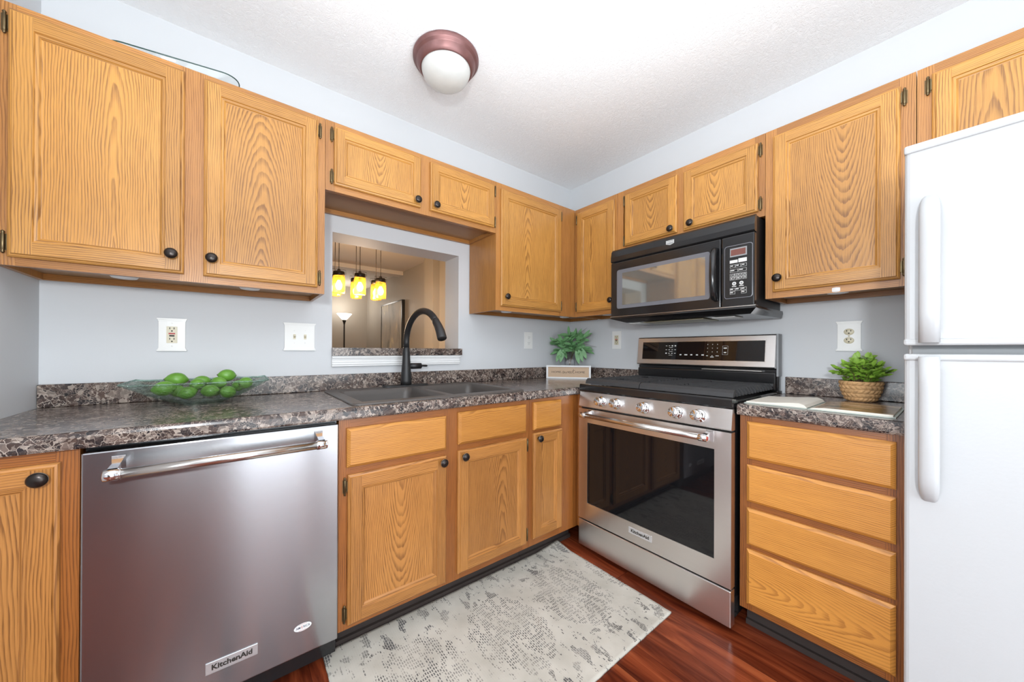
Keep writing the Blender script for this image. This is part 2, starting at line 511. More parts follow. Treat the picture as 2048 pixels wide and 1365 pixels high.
M['tan'] = plain('tan_sign_face', (0.56, 0.40, 0.27), 0.6, var=0.06)
M['ink'] = plain('dark_ink', (0.03, 0.024, 0.02), 0.6)
M['lightmark'] = plain('pale_print', (0.72, 0.72, 0.70), 0.5)
M['badge'] = plain('polished_badge', (0.66, 0.66, 0.67), 0.22, 0.6)
M['navy'] = plain('navy_print', (0.03, 0.035, 0.09), 0.5)
M['redglow'] = plain('dim_red_display', (0.20, 0.075, 0.06), 0.25)
M['mesh'] = plain('grease_filter', (0.32, 0.29, 0.20), 0.4, 0.8, var=0.4, vscale=300)
M['filler'] = M['oak']


def photo_page():
    mt, nt, b = new_mat('printed_photo_page')
    tc = N(nt, 'ShaderNodeTexCoord')
    f = noise_n(nt, scale_v(nt, tc.outputs['Object'], (20, 7, 4)), 1.0, 4, 0.6, 0.7)
    c = ramp(nt, f, [(0.25, (0.05, 0.07, 0.025)), (0.40, (0.16, 0.13, 0.05)), (0.5, (0.36, 0.20, 0.08)), (0.6, (0.55, 0.42, 0.28)), (0.72, (0.14, 0.08, 0.035))])
    L(nt, c, b.inputs['Base Color'])
    b.inputs['Roughness'].default_value = 0.18
    return mt


def abstract_canvas():
    mt, nt, b = new_mat('abstract_canvas')
    tc = N(nt, 'ShaderNodeTexCoord')
    P = scale_v(nt, tc.outputs['Object'], (3.0, 4.2, 1.3))
    f = noise_n(nt, P, 1.0, 5, 0.6, 0.5)
    c = ramp(nt, f, [(0.28, (0.07, 0.075, 0.07)), (0.36, (0.30, 0.31, 0.29)), (0.44, (0.55, 0.53, 0.49)), (0.58, (0.64, 0.60, 0.53)), (0.63, (0.90, 0.82, 0.60)), (0.69, (0.62, 0.58, 0.51))])
    L(nt, c, b.inputs['Base Color'])
    b.inputs['Roughness'].default_value = 0.5
    return mt


M['photo'] = photo_page()
M['canvas'] = abstract_canvas()


# ------------------------------------------------------------------ mesh helpers
def FA(s, z, d):
    return Vector((s, -d, z))            # along the back wall


def FB(s, z, d):
    return Vector((-d, -s, z))           # along the right wall


def FW(x, y, z):
    return Vector((x, y, z))


class MB:
    def __init__(self):
        self.v, self.f, self.u, self.mi, self.sm = [], [], [], [], []

    def poly(self, pts, uv=None, mi=0, sm=False):
        i = len(self.v)
        self.v += [Vector(p) for p in pts]
        self.f.append(tuple(range(i, i + len(pts))))
        self.u.append(uv)
        self.mi.append(mi)
        self.sm.append(sm)

    def mesh(self, vs_, fs, mi=0, sm=True):
        i = len(self.v)
        self.v += [Vector(p) for p in vs_]
        for f in fs:
            self.f.append(tuple(i + k for k in f))
            self.u.append(None)
            self.mi.append(mi)
            self.sm.append(sm)

    def box(self, F, a0, a1, b0, b1, c0, c1, mi=0, wood=None, sm=False):
        P = [(a, b_, c) for a in (a0, a1) for b_ in (b0, b1) for c in (c0, c1)]
        Q = [(0, 1, 3, 2), (4, 6, 7, 5), (0, 4, 5, 1), (2, 3, 7, 6), (0, 2, 6, 4), (1, 5, 7, 3)]
        i = len(self.v)
        self.v += [F(*p) for p in P]
        for q in Q:
            self.f.append(tuple(i + k for k in q))
            self.u.append([wood(P[k]) for k in q] if wood else None)
            self.mi.append(mi)
            self.sm.append(sm)

    def lathe(self, T, prof, n=24, mi=0, sm=True, cap0=True, cap1=True):
        """prof: [(r, h)], T maps (x, y, h) to world"""
        vs_, fs = [], []
        for r, h in prof:
            for k in range(n):
                a = 2 * PI * k / n
                vs_.append(T(r * math.cos(a), r * math.sin(a), h))
        for j in range(len(prof) - 1):
            for k in range(n):
                k2 = (k + 1) % n
                fs.append((j * n + k, j * n + k2, (j + 1) * n + k2, (j + 1) * n + k))
        if cap0 and prof[0][0] > 1e-5:
            fs.append(tuple(range(n))[::-1])
        if cap1 and prof[-1][0] > 1e-5:
            fs.append(tuple((len(prof) - 1) * n + k for k in range(n)))
        self.mesh(vs_, fs, mi, sm)

    def tube(self, pts, rad, n=10, mi=0, cap=True):
        pts = [Vector(p) for p in pts]
        rads = rad if isinstance(rad, (list, tuple)) else [rad] * len(pts)
        vs_, fs = [], []
        up_ = None
        for i, p in enumerate(pts):
            t = (pts[min(i + 1, len(pts) - 1)] - pts[max(i - 1, 0)]).normalized()
            if up_ is None:
                up_ = Vector((0, 0, 1)) if abs(t.z) < 0.9 else Vector((1, 0, 0))
            a = (up_ - t * up_.dot(t)).normalized()
            b_ = t.cross(a)
            up_ = a
            for k in range(n):
                q = 2 * PI * k / n
                vs_.append(p + (a * math.cos(q) + b_ * math.sin(q)) * rads[i])
        for i in range(len(pts) - 1):
            for k in range(n):
                k2 = (k + 1) % n
                fs.append((i * n + k, i * n + k2, (i + 1) * n + k2, (i + 1) * n + k))
        if cap:
            fs.append(tuple(range(n))[::-1])
            fs.append(tuple((len(pts) - 1) * n + k for k in range(n)))
        self.mesh(vs_, fs, mi, True)

    def text(self, s, size, F, s0, z0, d, mi=0, align='CENTER', shear=0.0, bold=0.0, xs=1.0):
        cu = bpy.data.curves.new('lettering', 'FONT')
        cu.body = s
        cu.size = size
        cu.align_x = align
        cu.align_y = 'CENTER'
        cu.shear = shear
        cu.offset = bold
        cu.resolution_u = 3
        ob = bpy.data.objects.new('lettering', cu)
        me = bpy.data.meshes.new_from_object(ob)
        self.mesh([F(s0 + v.co.x * xs, z0 + v.co.y, d) for v in me.vertices], [tuple(p.vertices) for p in me.polygons], mi, False)
        bpy.data.objects.remove(ob)
        bpy.data.curves.remove(cu)
        bpy.data.meshes.remove(me)

    def build(self, name, mats, parent=None, org=None, bevel=0.0, seg=2, recalc=True, loc=None):
        """loc None: mesh in world coordinates, shifted by the root's place"""
        if org is None:
            org = root_loc(parent) if parent is not None else Vector((0, 0, 0))
        me = bpy.data.meshes.new(name)
        me.from_pydata([v - org for v in self.v], [], self.f)
        if any(u is not None for u in self.u):
            l1 = me.uv_layers.new(name='grain')
            l2 = me.uv_layers.new(name='depth')
            k = 0
            for u, f in zip(self.u, self.f):
                for j in range(len(f)):
                    if u is not None:
                        l1.data[k].uv = u[j][:2]
                        l2.data[k].uv = u[j][2:]
                    k += 1
        for p, mi, sm in zip(me.polygons, self.mi, self.sm):
            p.material_index = mi
            p.use_smooth = sm
        for mm in (mats if isinstance(mats, (list, tuple)) else [mats]):
            me.materials.append(mm)
        if recalc:
            bm = bmesh.new()
            bm.from_mesh(me)
            bmesh.ops.recalc_face_normals(bm, faces=bm.faces)
            bm.to_mesh(me)
            bm.free()
        o = bpy.data.objects.new(name, me)
        COL.objects.link(o)
        if parent is not None:
            o.parent = parent
        else:
            o.location = org
        if bevel:
            md = o.modifiers.new('edge', 'BEVEL')
            md.width = bevel
            md.segments = seg
            md.limit_method = 'ANGLE'
        return o


ROOTS = {}


def root_loc(o):
    while o.parent is not None:
        o = o.parent
    return ROOTS.get(o.name, Vector(o.location))


def thing(name, label, cat, loc=(0, 0, 0), group=None):
    o = bpy.data.objects.new(name, None)
    o.empty_display_size = 0.05
    COL.objects.link(o)
    o.location = loc
    ROOTS[o.name] = Vector(loc)
    o['label'] = label
    o['category'] = cat
    if group:
        o['group'] = group
    return o


def tag(o, label, cat, group=None):
    o['label'] = label
    o['category'] = cat
    if group:
        o['group'] = group
    return o


def struct(o):
    o['kind'] = 'structure'
    return o


def put(mesh, mats, name, parent, world, rz=0.0):
    """a repeat: its own object on shared mesh data"""
    o = bpy.data.objects.new(name, mesh)
    COL.objects.link(o)
    o.parent = parent
    o.location = Vector(world) - root_loc(parent)
    o.rotation_euler = (0, 0, rz)
    return o


def wood_map(grain, s0, s1, z0, z1, cath=None, d0=None):
    """UV for one board: along the grain, across it, depth in the log, seed"""
    seed = R.uniform(0, 50)
    if cath is None:
        off = R.choice((-1, 1)) * R.uniform(0.09, 0.2)
        dep, slope = R.uniform(0.01, 0.05), R.uniform(-0.05, 0.05)
    else:
        off, dep, slope = cath
    sc, zc = (s0 + s1) / 2, (z0 + z1) / 2
    ref = []

    def f(p):
        s, z, d = p
        if not ref:
            ref.append(d)
        a, c = (z - zc, s - sc) if grain == 'v' else (s - sc, z - zc)
        return (a, c + off + (d - ref[0]) * 0.7, dep + slope * a, seed)
    return f


def board(mb, F, s0, s1, z0, z1, d0, d1, grain='v', mi=0, cath=None):
    mb.box(F, s0, s1, z0, z1, d0, d1, mi, wood_map(grain, s0, s1, z0, z1, cath))


def ring_faces(mb, F, r0, r1, rect, maps, mi=0, butt=False):
    s0, s1, z0, z1 = rect
    (i0, d0), (i1, d1) = r0, r1
    a0, a1, b0, b1 = s0 + i0, s1 - i0, z0 + i0, z1 - i0
    c0, c1, e0, e1 = s0 + i1, s1 - i1, z0 + i1, z1 - i1
    if butt:
        quads = [[(a0, b0, d0), (c0, b0, d1), (c0, b1, d1), (a0, b1, d0)],
                 [(c1, b0, d1), (a1, b0, d0), (a1, b1, d0), (c1, b1, d1)],
                 [(c0, b0, d0), (c1, b0, d0), (c1, e0, d1), (c0, e0, d1)],
                 [(c0, e1, d1), (c1, e1, d1), (c1, b1, d0), (c0, b1, d0)]]
    else:
        quads = [[(a0, b0, d0), (c0, e0, d1), (c0, e1, d1), (a0, b1, d0)],
                 [(c1, e0, d1), (a1, b0, d0), (a1, b1, d0), (c1, e1, d1)],
                 [(a0, b0, d0), (a1, b0, d0), (c1, e0, d1), (c0, e0, d1)],
                 [(c0, e1, d1), (c1, e1, d1), (a1, b1, d0), (a0, b1, d0)]]
    for q, mp in zip(quads, maps):
        mb.poly([F(*p) for p in q], [mp(p) for p in q], mi)


def door_mesh(F, s0, s1, z0, z1, d, cath=None, W=0.048):
    mb = MB()
    rect = (s0, s1, z0, z1)
    maps = [wood_map('v', s0, s0 + W, z0, z1), wood_map('v', s1 - W, s1, z0, z1),
            wood_map('h', s0, s1, z0, z0 + W), wood_map('h', s0, s1, z1 - W, z1)]
    rings = [(0.0, d), (0.0, d + 0.010), (0.003, d + 0.013), (0.008, d + 0.0145), (0.010, d + 0.019), (W, d + 0.019), (W + 0.002, d + 0.0145),
             (W + 0.009, d + 0.0135), (W + 0.013, d + 0.009), (W + 0.015, d + 0.0085)]
    for a, b_ in zip(rings[:-1], rings[1:]):
        ring_faces(mb, F, a, b_, rect, maps, 0, butt=(a[0] == 0.010))
    i, dd = rings[-1]
    if cath is None:
        cath = (R.uniform(-0.03, 0.03), 0.02 + 0.09 * (z1 - z0), R.choice((-1, 1)) * R.uniform(0.09, 0.14))
    pm = wood_map('v', s0, s1, z0, z1, cath)
    q = [(s0 + i, z0 + i, dd), (s1 - i, z0 + i, dd), (s1 - i, z1 - i, dd), (s0 + i, z1 - i, dd)]
    mb.poly([F(*p) for p in q], [pm(p) for p in q])
    # back
    q = [(s0, z0, d), (s1, z0, d), (s1, z1, d), (s0, z1, d)]
    mb.poly([F(*p) for p in q], [maps[0](p) for p in q])
    return mb


def drawer_mesh(F, s0, s1, z0, z1, d, cath=None):
    mb = MB()
    mp = wood_map('h', s0, s1, z0, z1, cath)
    maps = [mp] * 4
    rect = (s0, s1, z0, z1)
    rings = [(0.0, d), (0.0, d + 0.009), (0.011, d + 0.019)]
    for a, b_ in zip(rings[:-1], rings[1:]):
        ring_faces(mb, F, a, b_, rect, maps)
    i, dd = rings[-1]
    q = [(s0 + i, z0 + i, dd), (s1 - i, z0 + i, dd), (s1 - i, z1 - i, dd), (s0 + i, z1 - i, dd)]
    mb.poly([F(*p) for p in q], [mp(p) for p in q])
    q = [(s0, z0, d), (s1, z0, d), (s1, z1, d), (s0, z1, d)]
    mb.poly([F(*p) for p in q], [mp(p) for p in q])
    return mb


# shared small hardware, built facing out of the back wall (-y)
def proto(mb, mats, name):
    o = mb.build(name, mats)
    me = o.data
    bpy.data.objects.remove(o)
    return me


kb = MB()
kb.lathe(lambda x, y, h: Vector((x, -h, y)), [(0.009, 0.0), (0.0075, 0.004), (0.006, 0.010), (0.0075, 0.014), (0.0155, 0.0165), (0.0172, 0.019), (0.0165, 0.0215), (0.0135, 0.0245), (0.008, 0.0265), (0.0, 0.0272)], 24)
kb.lathe(lambda x, y, h: Vector((x, -h, y)), [(0.0165, 0.0160), (0.0180, 0.0172), (0.0182, 0.0186), (0.0174, 0.0197)], 24, 1, cap0=False, cap1=False)
KNOB = proto(kb, [M['bronze'], plain('worn_knob_edge', (0.32, 0.30, 0.27), 0.35, 0.8)], 'knob')
hb = MB()
hb.box(FA, -0.007, 0.007, -0.024, 0.024, 0.0, 0.002)
hb.lathe(lambda x, y, h: Vector((x, y - 0.005, h)), [(0.0, -0.034), (0.003, -0.032), (0.0045, -0.028), (0.0028, -0.025), (0.0048, -0.022), (0.0048, 0.022), (0.0028, 0.025), (0.0045, 0.028), (0.003, 0.032), (0.0, 0.034)], 10)
hb.box(FA, 0.006, 0.011, -0.018, 0.018, 0.001, 0.006)
HINGE = proto(hb, M['brass'], 'hinge')
RZ = {id(FA): 0.0, id(FB): -PI / 2}


def cabinet(F, name, label, s0, s1, z0, z1, D, doors=(), drawers=(), mids=(), rails=(), body=None, frame=None, base=False, mat='oak', fmat='oakframe',
            nailer=True, sides=(True, True), toe=None, extra=None, group=None):
    """doors: (s0, s1, z0, z1, hinge side or None, (knob s, knob z) or None, cath)"""
    c = thing(name, label, 'cabinet', F((s0 + s1) / 2, 0 if base else z0, D / 2), group)
    b0, b1 = body or (s0, s1)
    f0, f1 = frame or (s0, s1)
    T = 0.014
    mb = MB()
    zb = z0 + (0.0 if base else 0.022)
    board(mb, F, b0, b0 + T, z0, z1, 0.006, D - 0.019, 'v', 0)
    board(mb, F, b1 - T, b1, z0, z1, 0.006, D - 0.019, 'v', 0)
    mb.box(F, b0 + T, b1 - T, zb, zb + T, 0.006, D - 0.019, 1)
    if not base:
        mb.box(F, b0 + T, b1 - T, z1 - T, z1, 0.006, D - 0.019, 1)
        if nailer:
            board(mb, F, b0 + T, b1 - T, z0, zb, 0.006, 0.022, 'h', 0)
    mb.box(F, b0 + T, b1 - T, zb + T, z1 - T, 0.006, 0.012, 1)
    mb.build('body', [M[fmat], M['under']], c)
    fm = MB()
    e = D - 0.019
    SW = 0.040
    board(fm, F, f0, f0 + SW, z0, z1, e, D, 'v')
    board(fm, F, f1 - SW, f1, z0, z1, e, D, 'v')
    ss = [f0 + SW]
    for a, b_ in mids:
        board(fm, F, a, b_, z0, z1, e, D, 'v')
        ss += [a, b_]
    ss.append(f1 - SW)
    for a, b_ in rails:
        for k in range(0, len(ss), 2):
            if ss[k + 1] - ss[k] > 0.002:
                board(fm, F, ss[k], ss[k + 1], a, b_, e, D, 'h')
    if extra:
        for x in extra:
            board(fm, F, *x)
    fm.build('face_frame', M[fmat], c)
    for (a, b_, c0, c1, hs, kn, cath) in doors:
        dm = door_mesh(F, a, b_, c0, c1, D + 0.0005, cath, 0.048 if c1 - c0 > 0.4 else 0.042)
        do = dm.build('door', M[mat], c)
        if kn:
            put(KNOB, None, 'knob', do, F(kn[0], kn[1], D + 0.0195), RZ[id(F)])
        if hs is not None:
            hx = a - 0.009 if hs == 'l' else b_ + 0.009
            off = 0.042 if c1 - c0 > 0.4 else 0.035
            for hz in (c0 + off, c1 - off):
                h = put(HINGE, None, 'hinge', do, F(hx, hz, D + 0.0005), RZ[id(F)])
                if hs == 'r':
                    h.scale.x = -1
    for (a, b_, c0, c1, cath) in drawers:
        drawer_mesh(F, a, b_, c0, c1, D + 0.0005, cath).build('drawer', M['oakdrawer'], c)
    if toe:
        tm = MB()
        tm.box(F, toe[0], toe[1], 0.004, z0 - 0.001, D - 0.085, D - 0.075, 0)
        tm.box(F, toe[0], toe[1], 0.001, 0.022, D - 0.075, D - 0.062, 0)
        tm.build('toe_kick', [M['toe'], M['toewood']], c)
    return c


# ------------------------------------------------------------------ setting
H = 2.473
WX0, WX1, WZ0, WZ1 = -1.845, -1.086, 1.093, 1.738   # pass-through
WT = 0.18


def sbox(name, mat, *boxes):
    mb = MB()
    for b_ in boxes:
        mb.box(FW, *b_)
    return struct(mb.build(name, mat))


sbox('floor', M['floor'], (-5.6, 0.3, -3.95, 5.9, -0.12, 0.0))
sbox('ceiling', M['ceil'], (-5.6, 0.3, -3.95, 0.0, H, H + 0.1))
sbox('wall_back', M['wall'], (-4.2, WX0, 0, WT, 0, H), (WX1, 0.0, 0, WT, 0, H), (WX0, WX1, 0, WT, WZ1, H), (WX0, WX1, 0, WT, 0, WZ0))
sbox('wall_right', M['wall'], (0.0, 0.15, -3.95, WT, 0, H))
sbox('wall_left', M['wall'], (-2.93, -2.803, -0.98, 0.0, 0, H))
sbox('wall_side', M['wall'], (-5.6, -5.45, -3.95, 0.0, 0, 0.5), (-5.6, -5.45, -3.95, 0.0, 2.2, H), (-5.6, -5.45, -3.95, -3.1, 0.5, 2.2), (-5.6, -5.45, -0.8, 0.0, 0.5, 2.2))
sbox('wall_rear', M['wall'], (-5.45, -2.3, -3.95, -3.8, 0, H), (-0.7, 0.0, -3.95, -3.8, 0, H), (-2.3, -0.7, -3.95, -3.8, 2.08, H))
# sliding door behind the camera: frame and glass
dm = MB()
for x in (-2.3, -1.53, -0.75):
    dm.box(FW, x, x + 0.05, -3.84, -3.80, 0, 2.08)
dm.box(FW, -2.3, -0.7, -3.84, -3.80, 2.03, 2.08)
dm.box(FW, -2.3, -0.7, -3.84, -3.80, 0.0, 0.05)
dm.box(FW, -2.25, -0.75, -3.825, -3.819, 0.05, 2.03, 1)
M['pane'] = thin_glass('window_glass', (0.97, 0.99, 0.985), 0.02)
struct(dm.build('window_1', [M['white'], M['pane']]))
dm = MB()
for y in (-3.1, -1.98, -0.85):
    dm.box(FW, -5.55, -5.50, y, y + 0.05, 0.5, 2.2)
for z in (0.5, 2.15):
    dm.box(FW, -5.55, -5.50, -3.05, -0.85, z, z + 0.05)
dm.box(FW, -5.530, -5.524, -3.05, -0.85, 0.55, 2.15, 1)
struct(dm.build('window_2', [M['white'], M['pane']]))
dm = MB()
dm.box(FW, -3.45, -2.42, -3.80, -3.775, 0.0, 2.04)
dm.box(FW, -3.37, -2.50, -3.775, -3.765, 0.15, 0.95)
dm.box(FW, -3.37, -2.50, -3.775, -3.765, 1.10, 1.93)
struct(dm.build('reflection_door_1', plain('dark_reflection_door', (0.045, 0.04, 0.045), 0.4)))  # unseen door, added so the dishwasher reflects something dark
# dining and living room beyond the pass-through
sbox('ceiling_dining', M['ceilfar'], (-4.2, 0.15, WT, 5.9, 2.446, 2.55))
sbox('wall_dining_right', M['wallwarm'], (0.0, 0.15, WT, 5.68, 0, 2.446), (-0.10, 0.0, 2.35, 2.62, 0, 2.446))
sbox('wall_far', M['wallwarm'], (-4.2, 0.15, 5.68, 5.83, 0, 2.446))
sbox('wall_dining_left', M['wallwarm'], (-4.2, -4.05, WT, 5.68, 0, 2.446))
sbox('trim_2', M['ceilfar'], (-4.05, -0.0, 3.66, 3.84, 2.385, 2.446))
# white moulding under the pass-through ledge
tm = MB()
tm.box(FW, WX0 - 0.003, -1.082, -0.014, 0.0, 1.036, 1.0925)
for z in (1.046, 1.058, 1.070):
    tm.box(FW, WX0 - 0.003, -1.082, -0.018, -0.013, z, z + 0.006)
tm.box(FW, WX0 - 0.003, -1.082, -0.024, -0.013, 1.080, 1.0925)
struct(tm.build('trim_1', M['white'], bevel=0.002))
lm = MB()
lm.box(FW, WX0 - 0.001, -1.074, -0.030, 0.0, 1.0935, 1.135)
lm.box(FW, WX0 + 0.001, WX1 - 0.001, 0.0, WT + 0.03, 1.0935, 1.135)
tag(lm.build('pass_through_ledge', M['marble']), 'dark marbled ledge along the bottom of the pass-through opening', 'ledge')

# ------------------------------------------------------------------ upper cabinets, back wall
D = 0.297
ZB, ZT = 1.366, 2.131
RU = [(ZB, ZB + 0.036), (ZT - 0.036, ZT)]
cabinet(FA, 'upper_cabinet', 'wide oak wall cabinet with two tall doors, left of the pass-through', -2.802, -1.937, ZB, ZT, D,
        doors=[(-2.774, -2.393, 1.390, 2.109, 'l', (-2.424, 1.453), (-0.02, 0.014, 0.05)), (-2.340, -1.966, 1.391, 2.109, 'r', (-2.316, 1.455), (0.012, 0.065, 0.13))],
        mids=[(-2.405, -2.328)], rails=RU)
RW = [(1.824, 1.856), (ZT - 0.034, ZT)]
cabinet(FA, 'upper_cabinet', 'short oak wall cabinet above the pass-through opening', -1.9355, -1.0075, 1.824, ZT, D,
        doors=[(-1.902, -1.493, 1.851, 2.106, 'l', (-1.516, 1.880), None), (-1.440, -1.025, 1.851, 2.104, 'r', (-1.412, 1.880), None)],
        mids=[(-1.505, -1.428)], rails=RW)
cabinet(FA, 'upper_cabinet', 'tall oak corner wall cabinet right of the pass-through, single door with knob at lower left', -1.006, -0.2985, ZB, ZT, D,
        doors=[(-0.975, -0.452, 1.392, 2.096, 'r', (-0.939, 1.450), (0.05, 0.06, 0.09))], body=(-1.006, -0.008), mids=[(-0.462, -0.338)], rails=RU)
# right wall
cabinet(FB, 'upper_cabinet', 'narrow oak wall cabinet in the corner left of the microwave', 0.299, 0.6445, ZB, ZT, D,
        doors=[(0.323, 0.630, 1.395, 2.098, 'l', (0.612, 1.452), (0.03, 0.03, -0.03))], rails=RU, body=(0.312, 0.6445), frame=(0.2975, 0.6445))
RM = [(1.750, 1.786), (ZT - 0.036, ZT)]
cabinet(FB, 'upper_cabinet', 'short oak wall cabinet with two doors directly above the microwave', 0.646, 1.416, 1.750, ZT, D,
        doors=[(0.702, 1.022, 1.778, 2.097, 'l', (0.994, 1.803), None), (1.056, 1.390, 1.776, 2.095, 'r', (1.098, 1.805), None)],
        mids=[(1.010, 1.068)], rails=RM)
cabinet(FB, 'upper_cabinet', 'tall oak wall cabinet right of the microwave, single door with knob at lower left', 1.4175, 1.858, ZB, ZT, D,
        doors=[(1.447, 1.822, 1.393, 2.095, 'r', (1.468, 1.452), (-0.04, 0.065, -0.13))], rails=RU)
cabinet(FB, 'upper_cabinet', 'oak wall cabinet above the white refrigerator', 1.860, 2.70, 1.75, ZT, D,
        doors=[(1.893, 2.262, 1.778, 2.095, 'l', None, (0.06, 0.05, 0.05)), (2.298, 2.668, 1.778, 2.095, 'r', None, None)],
        mids=[(2.25, 2.31)], rails=RM)

# puck lights
pk = MB()
pk.lathe(lambda x, y, h: Vector((x, y, h)), [(0.032, 0.0), (0.0345, -0.003), (0.0345, -0.0175), (0.031, -0.022), (0.023, -0.0235), (0.0, -0.024)], 24, 0)
PUCK = proto(pk, M['white'], 'puck_light')
pucks = [(-2.55, -0.245, 'white puck light under the wide left wall cabinet, farther left'), (-2.20, -0.245, 'white puck light under the wide left wall cabinet, nearer the pass-through'),
         (-0.875, -0.235, 'white puck light under the corner cabinet beside the pass-through'), (-0.335, -0.235, 'white puck light under the inner corner of the wall cabinets'),
         (-0.245, -0.535, 'white puck light under the narrow cabinet left of the microwave'), (-0.265, -1.652, 'white puck light under the cabinet right of the microwave')]
for x, y, lb in pucks:
    o = bpy.data.objects.new('puck_light', PUCK)
    COL.objects.link(o)
    o.location = (x, y, ZB + 0.0215)
    tag(o, lb, 'light', 'puck lights under the wall cabinets')

# ------------------------------------------------------------------ base cabinets
DB = 0.61
ZK = 0.100
ZC = 0.872                     # underside of the worktop
RB = [(ZK, 0.142), (0.655, 0.720), (0.832, ZC)]
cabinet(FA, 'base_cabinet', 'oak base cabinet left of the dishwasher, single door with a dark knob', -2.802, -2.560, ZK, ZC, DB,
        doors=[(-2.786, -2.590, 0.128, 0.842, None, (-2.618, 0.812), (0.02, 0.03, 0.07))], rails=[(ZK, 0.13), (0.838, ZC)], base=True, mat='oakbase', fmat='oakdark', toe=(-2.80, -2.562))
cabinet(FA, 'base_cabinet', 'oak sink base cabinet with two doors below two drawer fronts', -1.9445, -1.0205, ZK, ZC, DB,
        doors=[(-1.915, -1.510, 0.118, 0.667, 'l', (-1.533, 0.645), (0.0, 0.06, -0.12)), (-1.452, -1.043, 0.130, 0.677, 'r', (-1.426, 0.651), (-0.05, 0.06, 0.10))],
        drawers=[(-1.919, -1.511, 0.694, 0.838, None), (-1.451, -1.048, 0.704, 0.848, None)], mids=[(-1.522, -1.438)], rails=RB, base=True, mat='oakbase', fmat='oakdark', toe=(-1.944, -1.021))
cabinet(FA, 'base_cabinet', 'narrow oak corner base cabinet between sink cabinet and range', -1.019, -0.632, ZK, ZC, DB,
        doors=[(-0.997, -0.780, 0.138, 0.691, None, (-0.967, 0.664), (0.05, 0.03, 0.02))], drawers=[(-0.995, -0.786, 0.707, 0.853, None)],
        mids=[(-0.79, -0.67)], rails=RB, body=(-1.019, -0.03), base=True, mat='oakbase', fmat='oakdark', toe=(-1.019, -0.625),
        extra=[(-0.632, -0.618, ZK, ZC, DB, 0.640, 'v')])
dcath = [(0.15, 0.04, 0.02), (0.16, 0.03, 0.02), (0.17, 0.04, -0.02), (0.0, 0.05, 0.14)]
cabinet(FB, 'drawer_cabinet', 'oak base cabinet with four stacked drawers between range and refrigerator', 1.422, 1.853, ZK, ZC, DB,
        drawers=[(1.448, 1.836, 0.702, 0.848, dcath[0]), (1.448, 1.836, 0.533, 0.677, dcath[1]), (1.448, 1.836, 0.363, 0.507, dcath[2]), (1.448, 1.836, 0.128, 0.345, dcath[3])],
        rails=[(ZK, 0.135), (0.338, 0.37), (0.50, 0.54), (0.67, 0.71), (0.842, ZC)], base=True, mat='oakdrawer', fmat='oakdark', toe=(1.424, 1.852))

# ------------------------------------------------------------------ worktops
def nosing(mb, F, s0, s1, dback, dfront, holes=None):
    """worktop with a rounded front edge, profile swept along s; holes = (s0, s1, d0, d1) cut for the sink"""
    z0, z1 = ZC + 0.0005, 0.914
    prof = [(dfront - 0.012, z1), (dfront - 0.006, z1 - 0.0015), (dfront - 0.002, z1 - 0.006), (dfront, z1 - 0.013), (dfront, z0 + 0.006), (dfront - 0.003, z0)]
    for (a, b_) in zip(prof[:-1], prof[1:]):
        mb.poly([F(s0, a[1], a[0]), F(s1, a[1], a[0]), F(s1, b_[1], b_[0]), F(s0, b_[1], b_[0])])
    for s in (s0, s1):
        mb.poly([F(s, z1, dback)] + [F(s, p[1], p[0]) for p in prof] + [F(s, z0, dback)])
    for z, dd in ((z1, dfront - 0.012), (z0, dfront - 0.003)):
        if holes:
            h0, h1, e0, e1 = holes
            for r in ((s0, h0, dback, dd), (h1, s1, dback, dd), (h0, h1, dback, e0), (h0, h1, e1, dd)):
                mb.poly([F(r[0], z, r[2]), F(r[1], z, r[2]), F(r[1], z, r[3]), F(r[0], z, r[3])])
        else:
            mb.poly([F(s0, z, dback), F(s1, z, dback), F(s1, z, dd), F(s0, z, dd)])
    mb.poly([F(s0, z0, dback), F(s1, z0, dback), F(s1, z1, dback), F(s0, z1, dback)])


wt = thing('worktop', 'long dark marbled worktop running under the pass-through into the corner', 'worktop', (-1.4, -0.32, ZC))
mb = MB()
nosing(mb, FA, -2.802, -0.001, 0.001, 0.634, (-1.870, -1.050, 0.075, 0.575))
mb.build('top', M['marble'], wt, recalc=False)
mb = MB()
mb.box(FW, -2.802, -0.001, -0.020, -0.001, 0.9145, 0.996)
mb.box(FW, -0.020, -0.001, -0.632, -0.0205, 0.9145, 0.996)
mb.build('backsplash', M['marble'], wt, bevel=0.003)
wt2 = thing('worktop', 'short dark marbled worktop between range and refrigerator', 'worktop', (-0.32, -1.63, ZC))
mb = MB()
nosing(mb, FB, 1.4175, 1.852, 0.001, 0.634)
mb.build('top', M['marble'], wt2, recalc=False)
mb = MB()
mb.box(FW, -0.020, -0.001, -1.852, -1.4245, 0.9145, 0.998)
mb.build('backsplash', M['marble'], wt2, bevel=0.003)

# ------------------------------------------------------------------ sink
sk = thing('sink', 'taupe composite double-bowl sink set into the worktop', 'sink', (-1.46, -0.32, 0.9145))


def rr(s0, s1, d0, d1, r, n=5):
    pts = []
    for cx_, cy_, a0 in ((s1 - r, d1 - r, 0), (s0 + r, d1 - r, PI / 2), (s0 + r, d0 + r, PI), (s1 - r, d0 + r, 1.5 * PI)):
        for k in range(n + 1):
            a = a0 + PI / 2 * k / n
            pts.append((cx_ + r * math.cos(a), cy_ + r * math.sin(a)))
    return pts


def loft(mb, loops, mi=0, cap=False, sm=True):
    n = len(loops[0])
    vs_ = [p for lp in loops for p in lp]
    fs = []
    for j in range(len(loops) - 1):
        for k in range(n):
            k2 = (k + 1) % n
            fs.append((j * n + k, j * n + k2, (j + 1) * n + k2, (j + 1) * n + k))
    if cap:
        fs.append(tuple((len(loops) - 1) * n + k for k in range(n)))
    mb.mesh(vs_, fs, mi, sm)


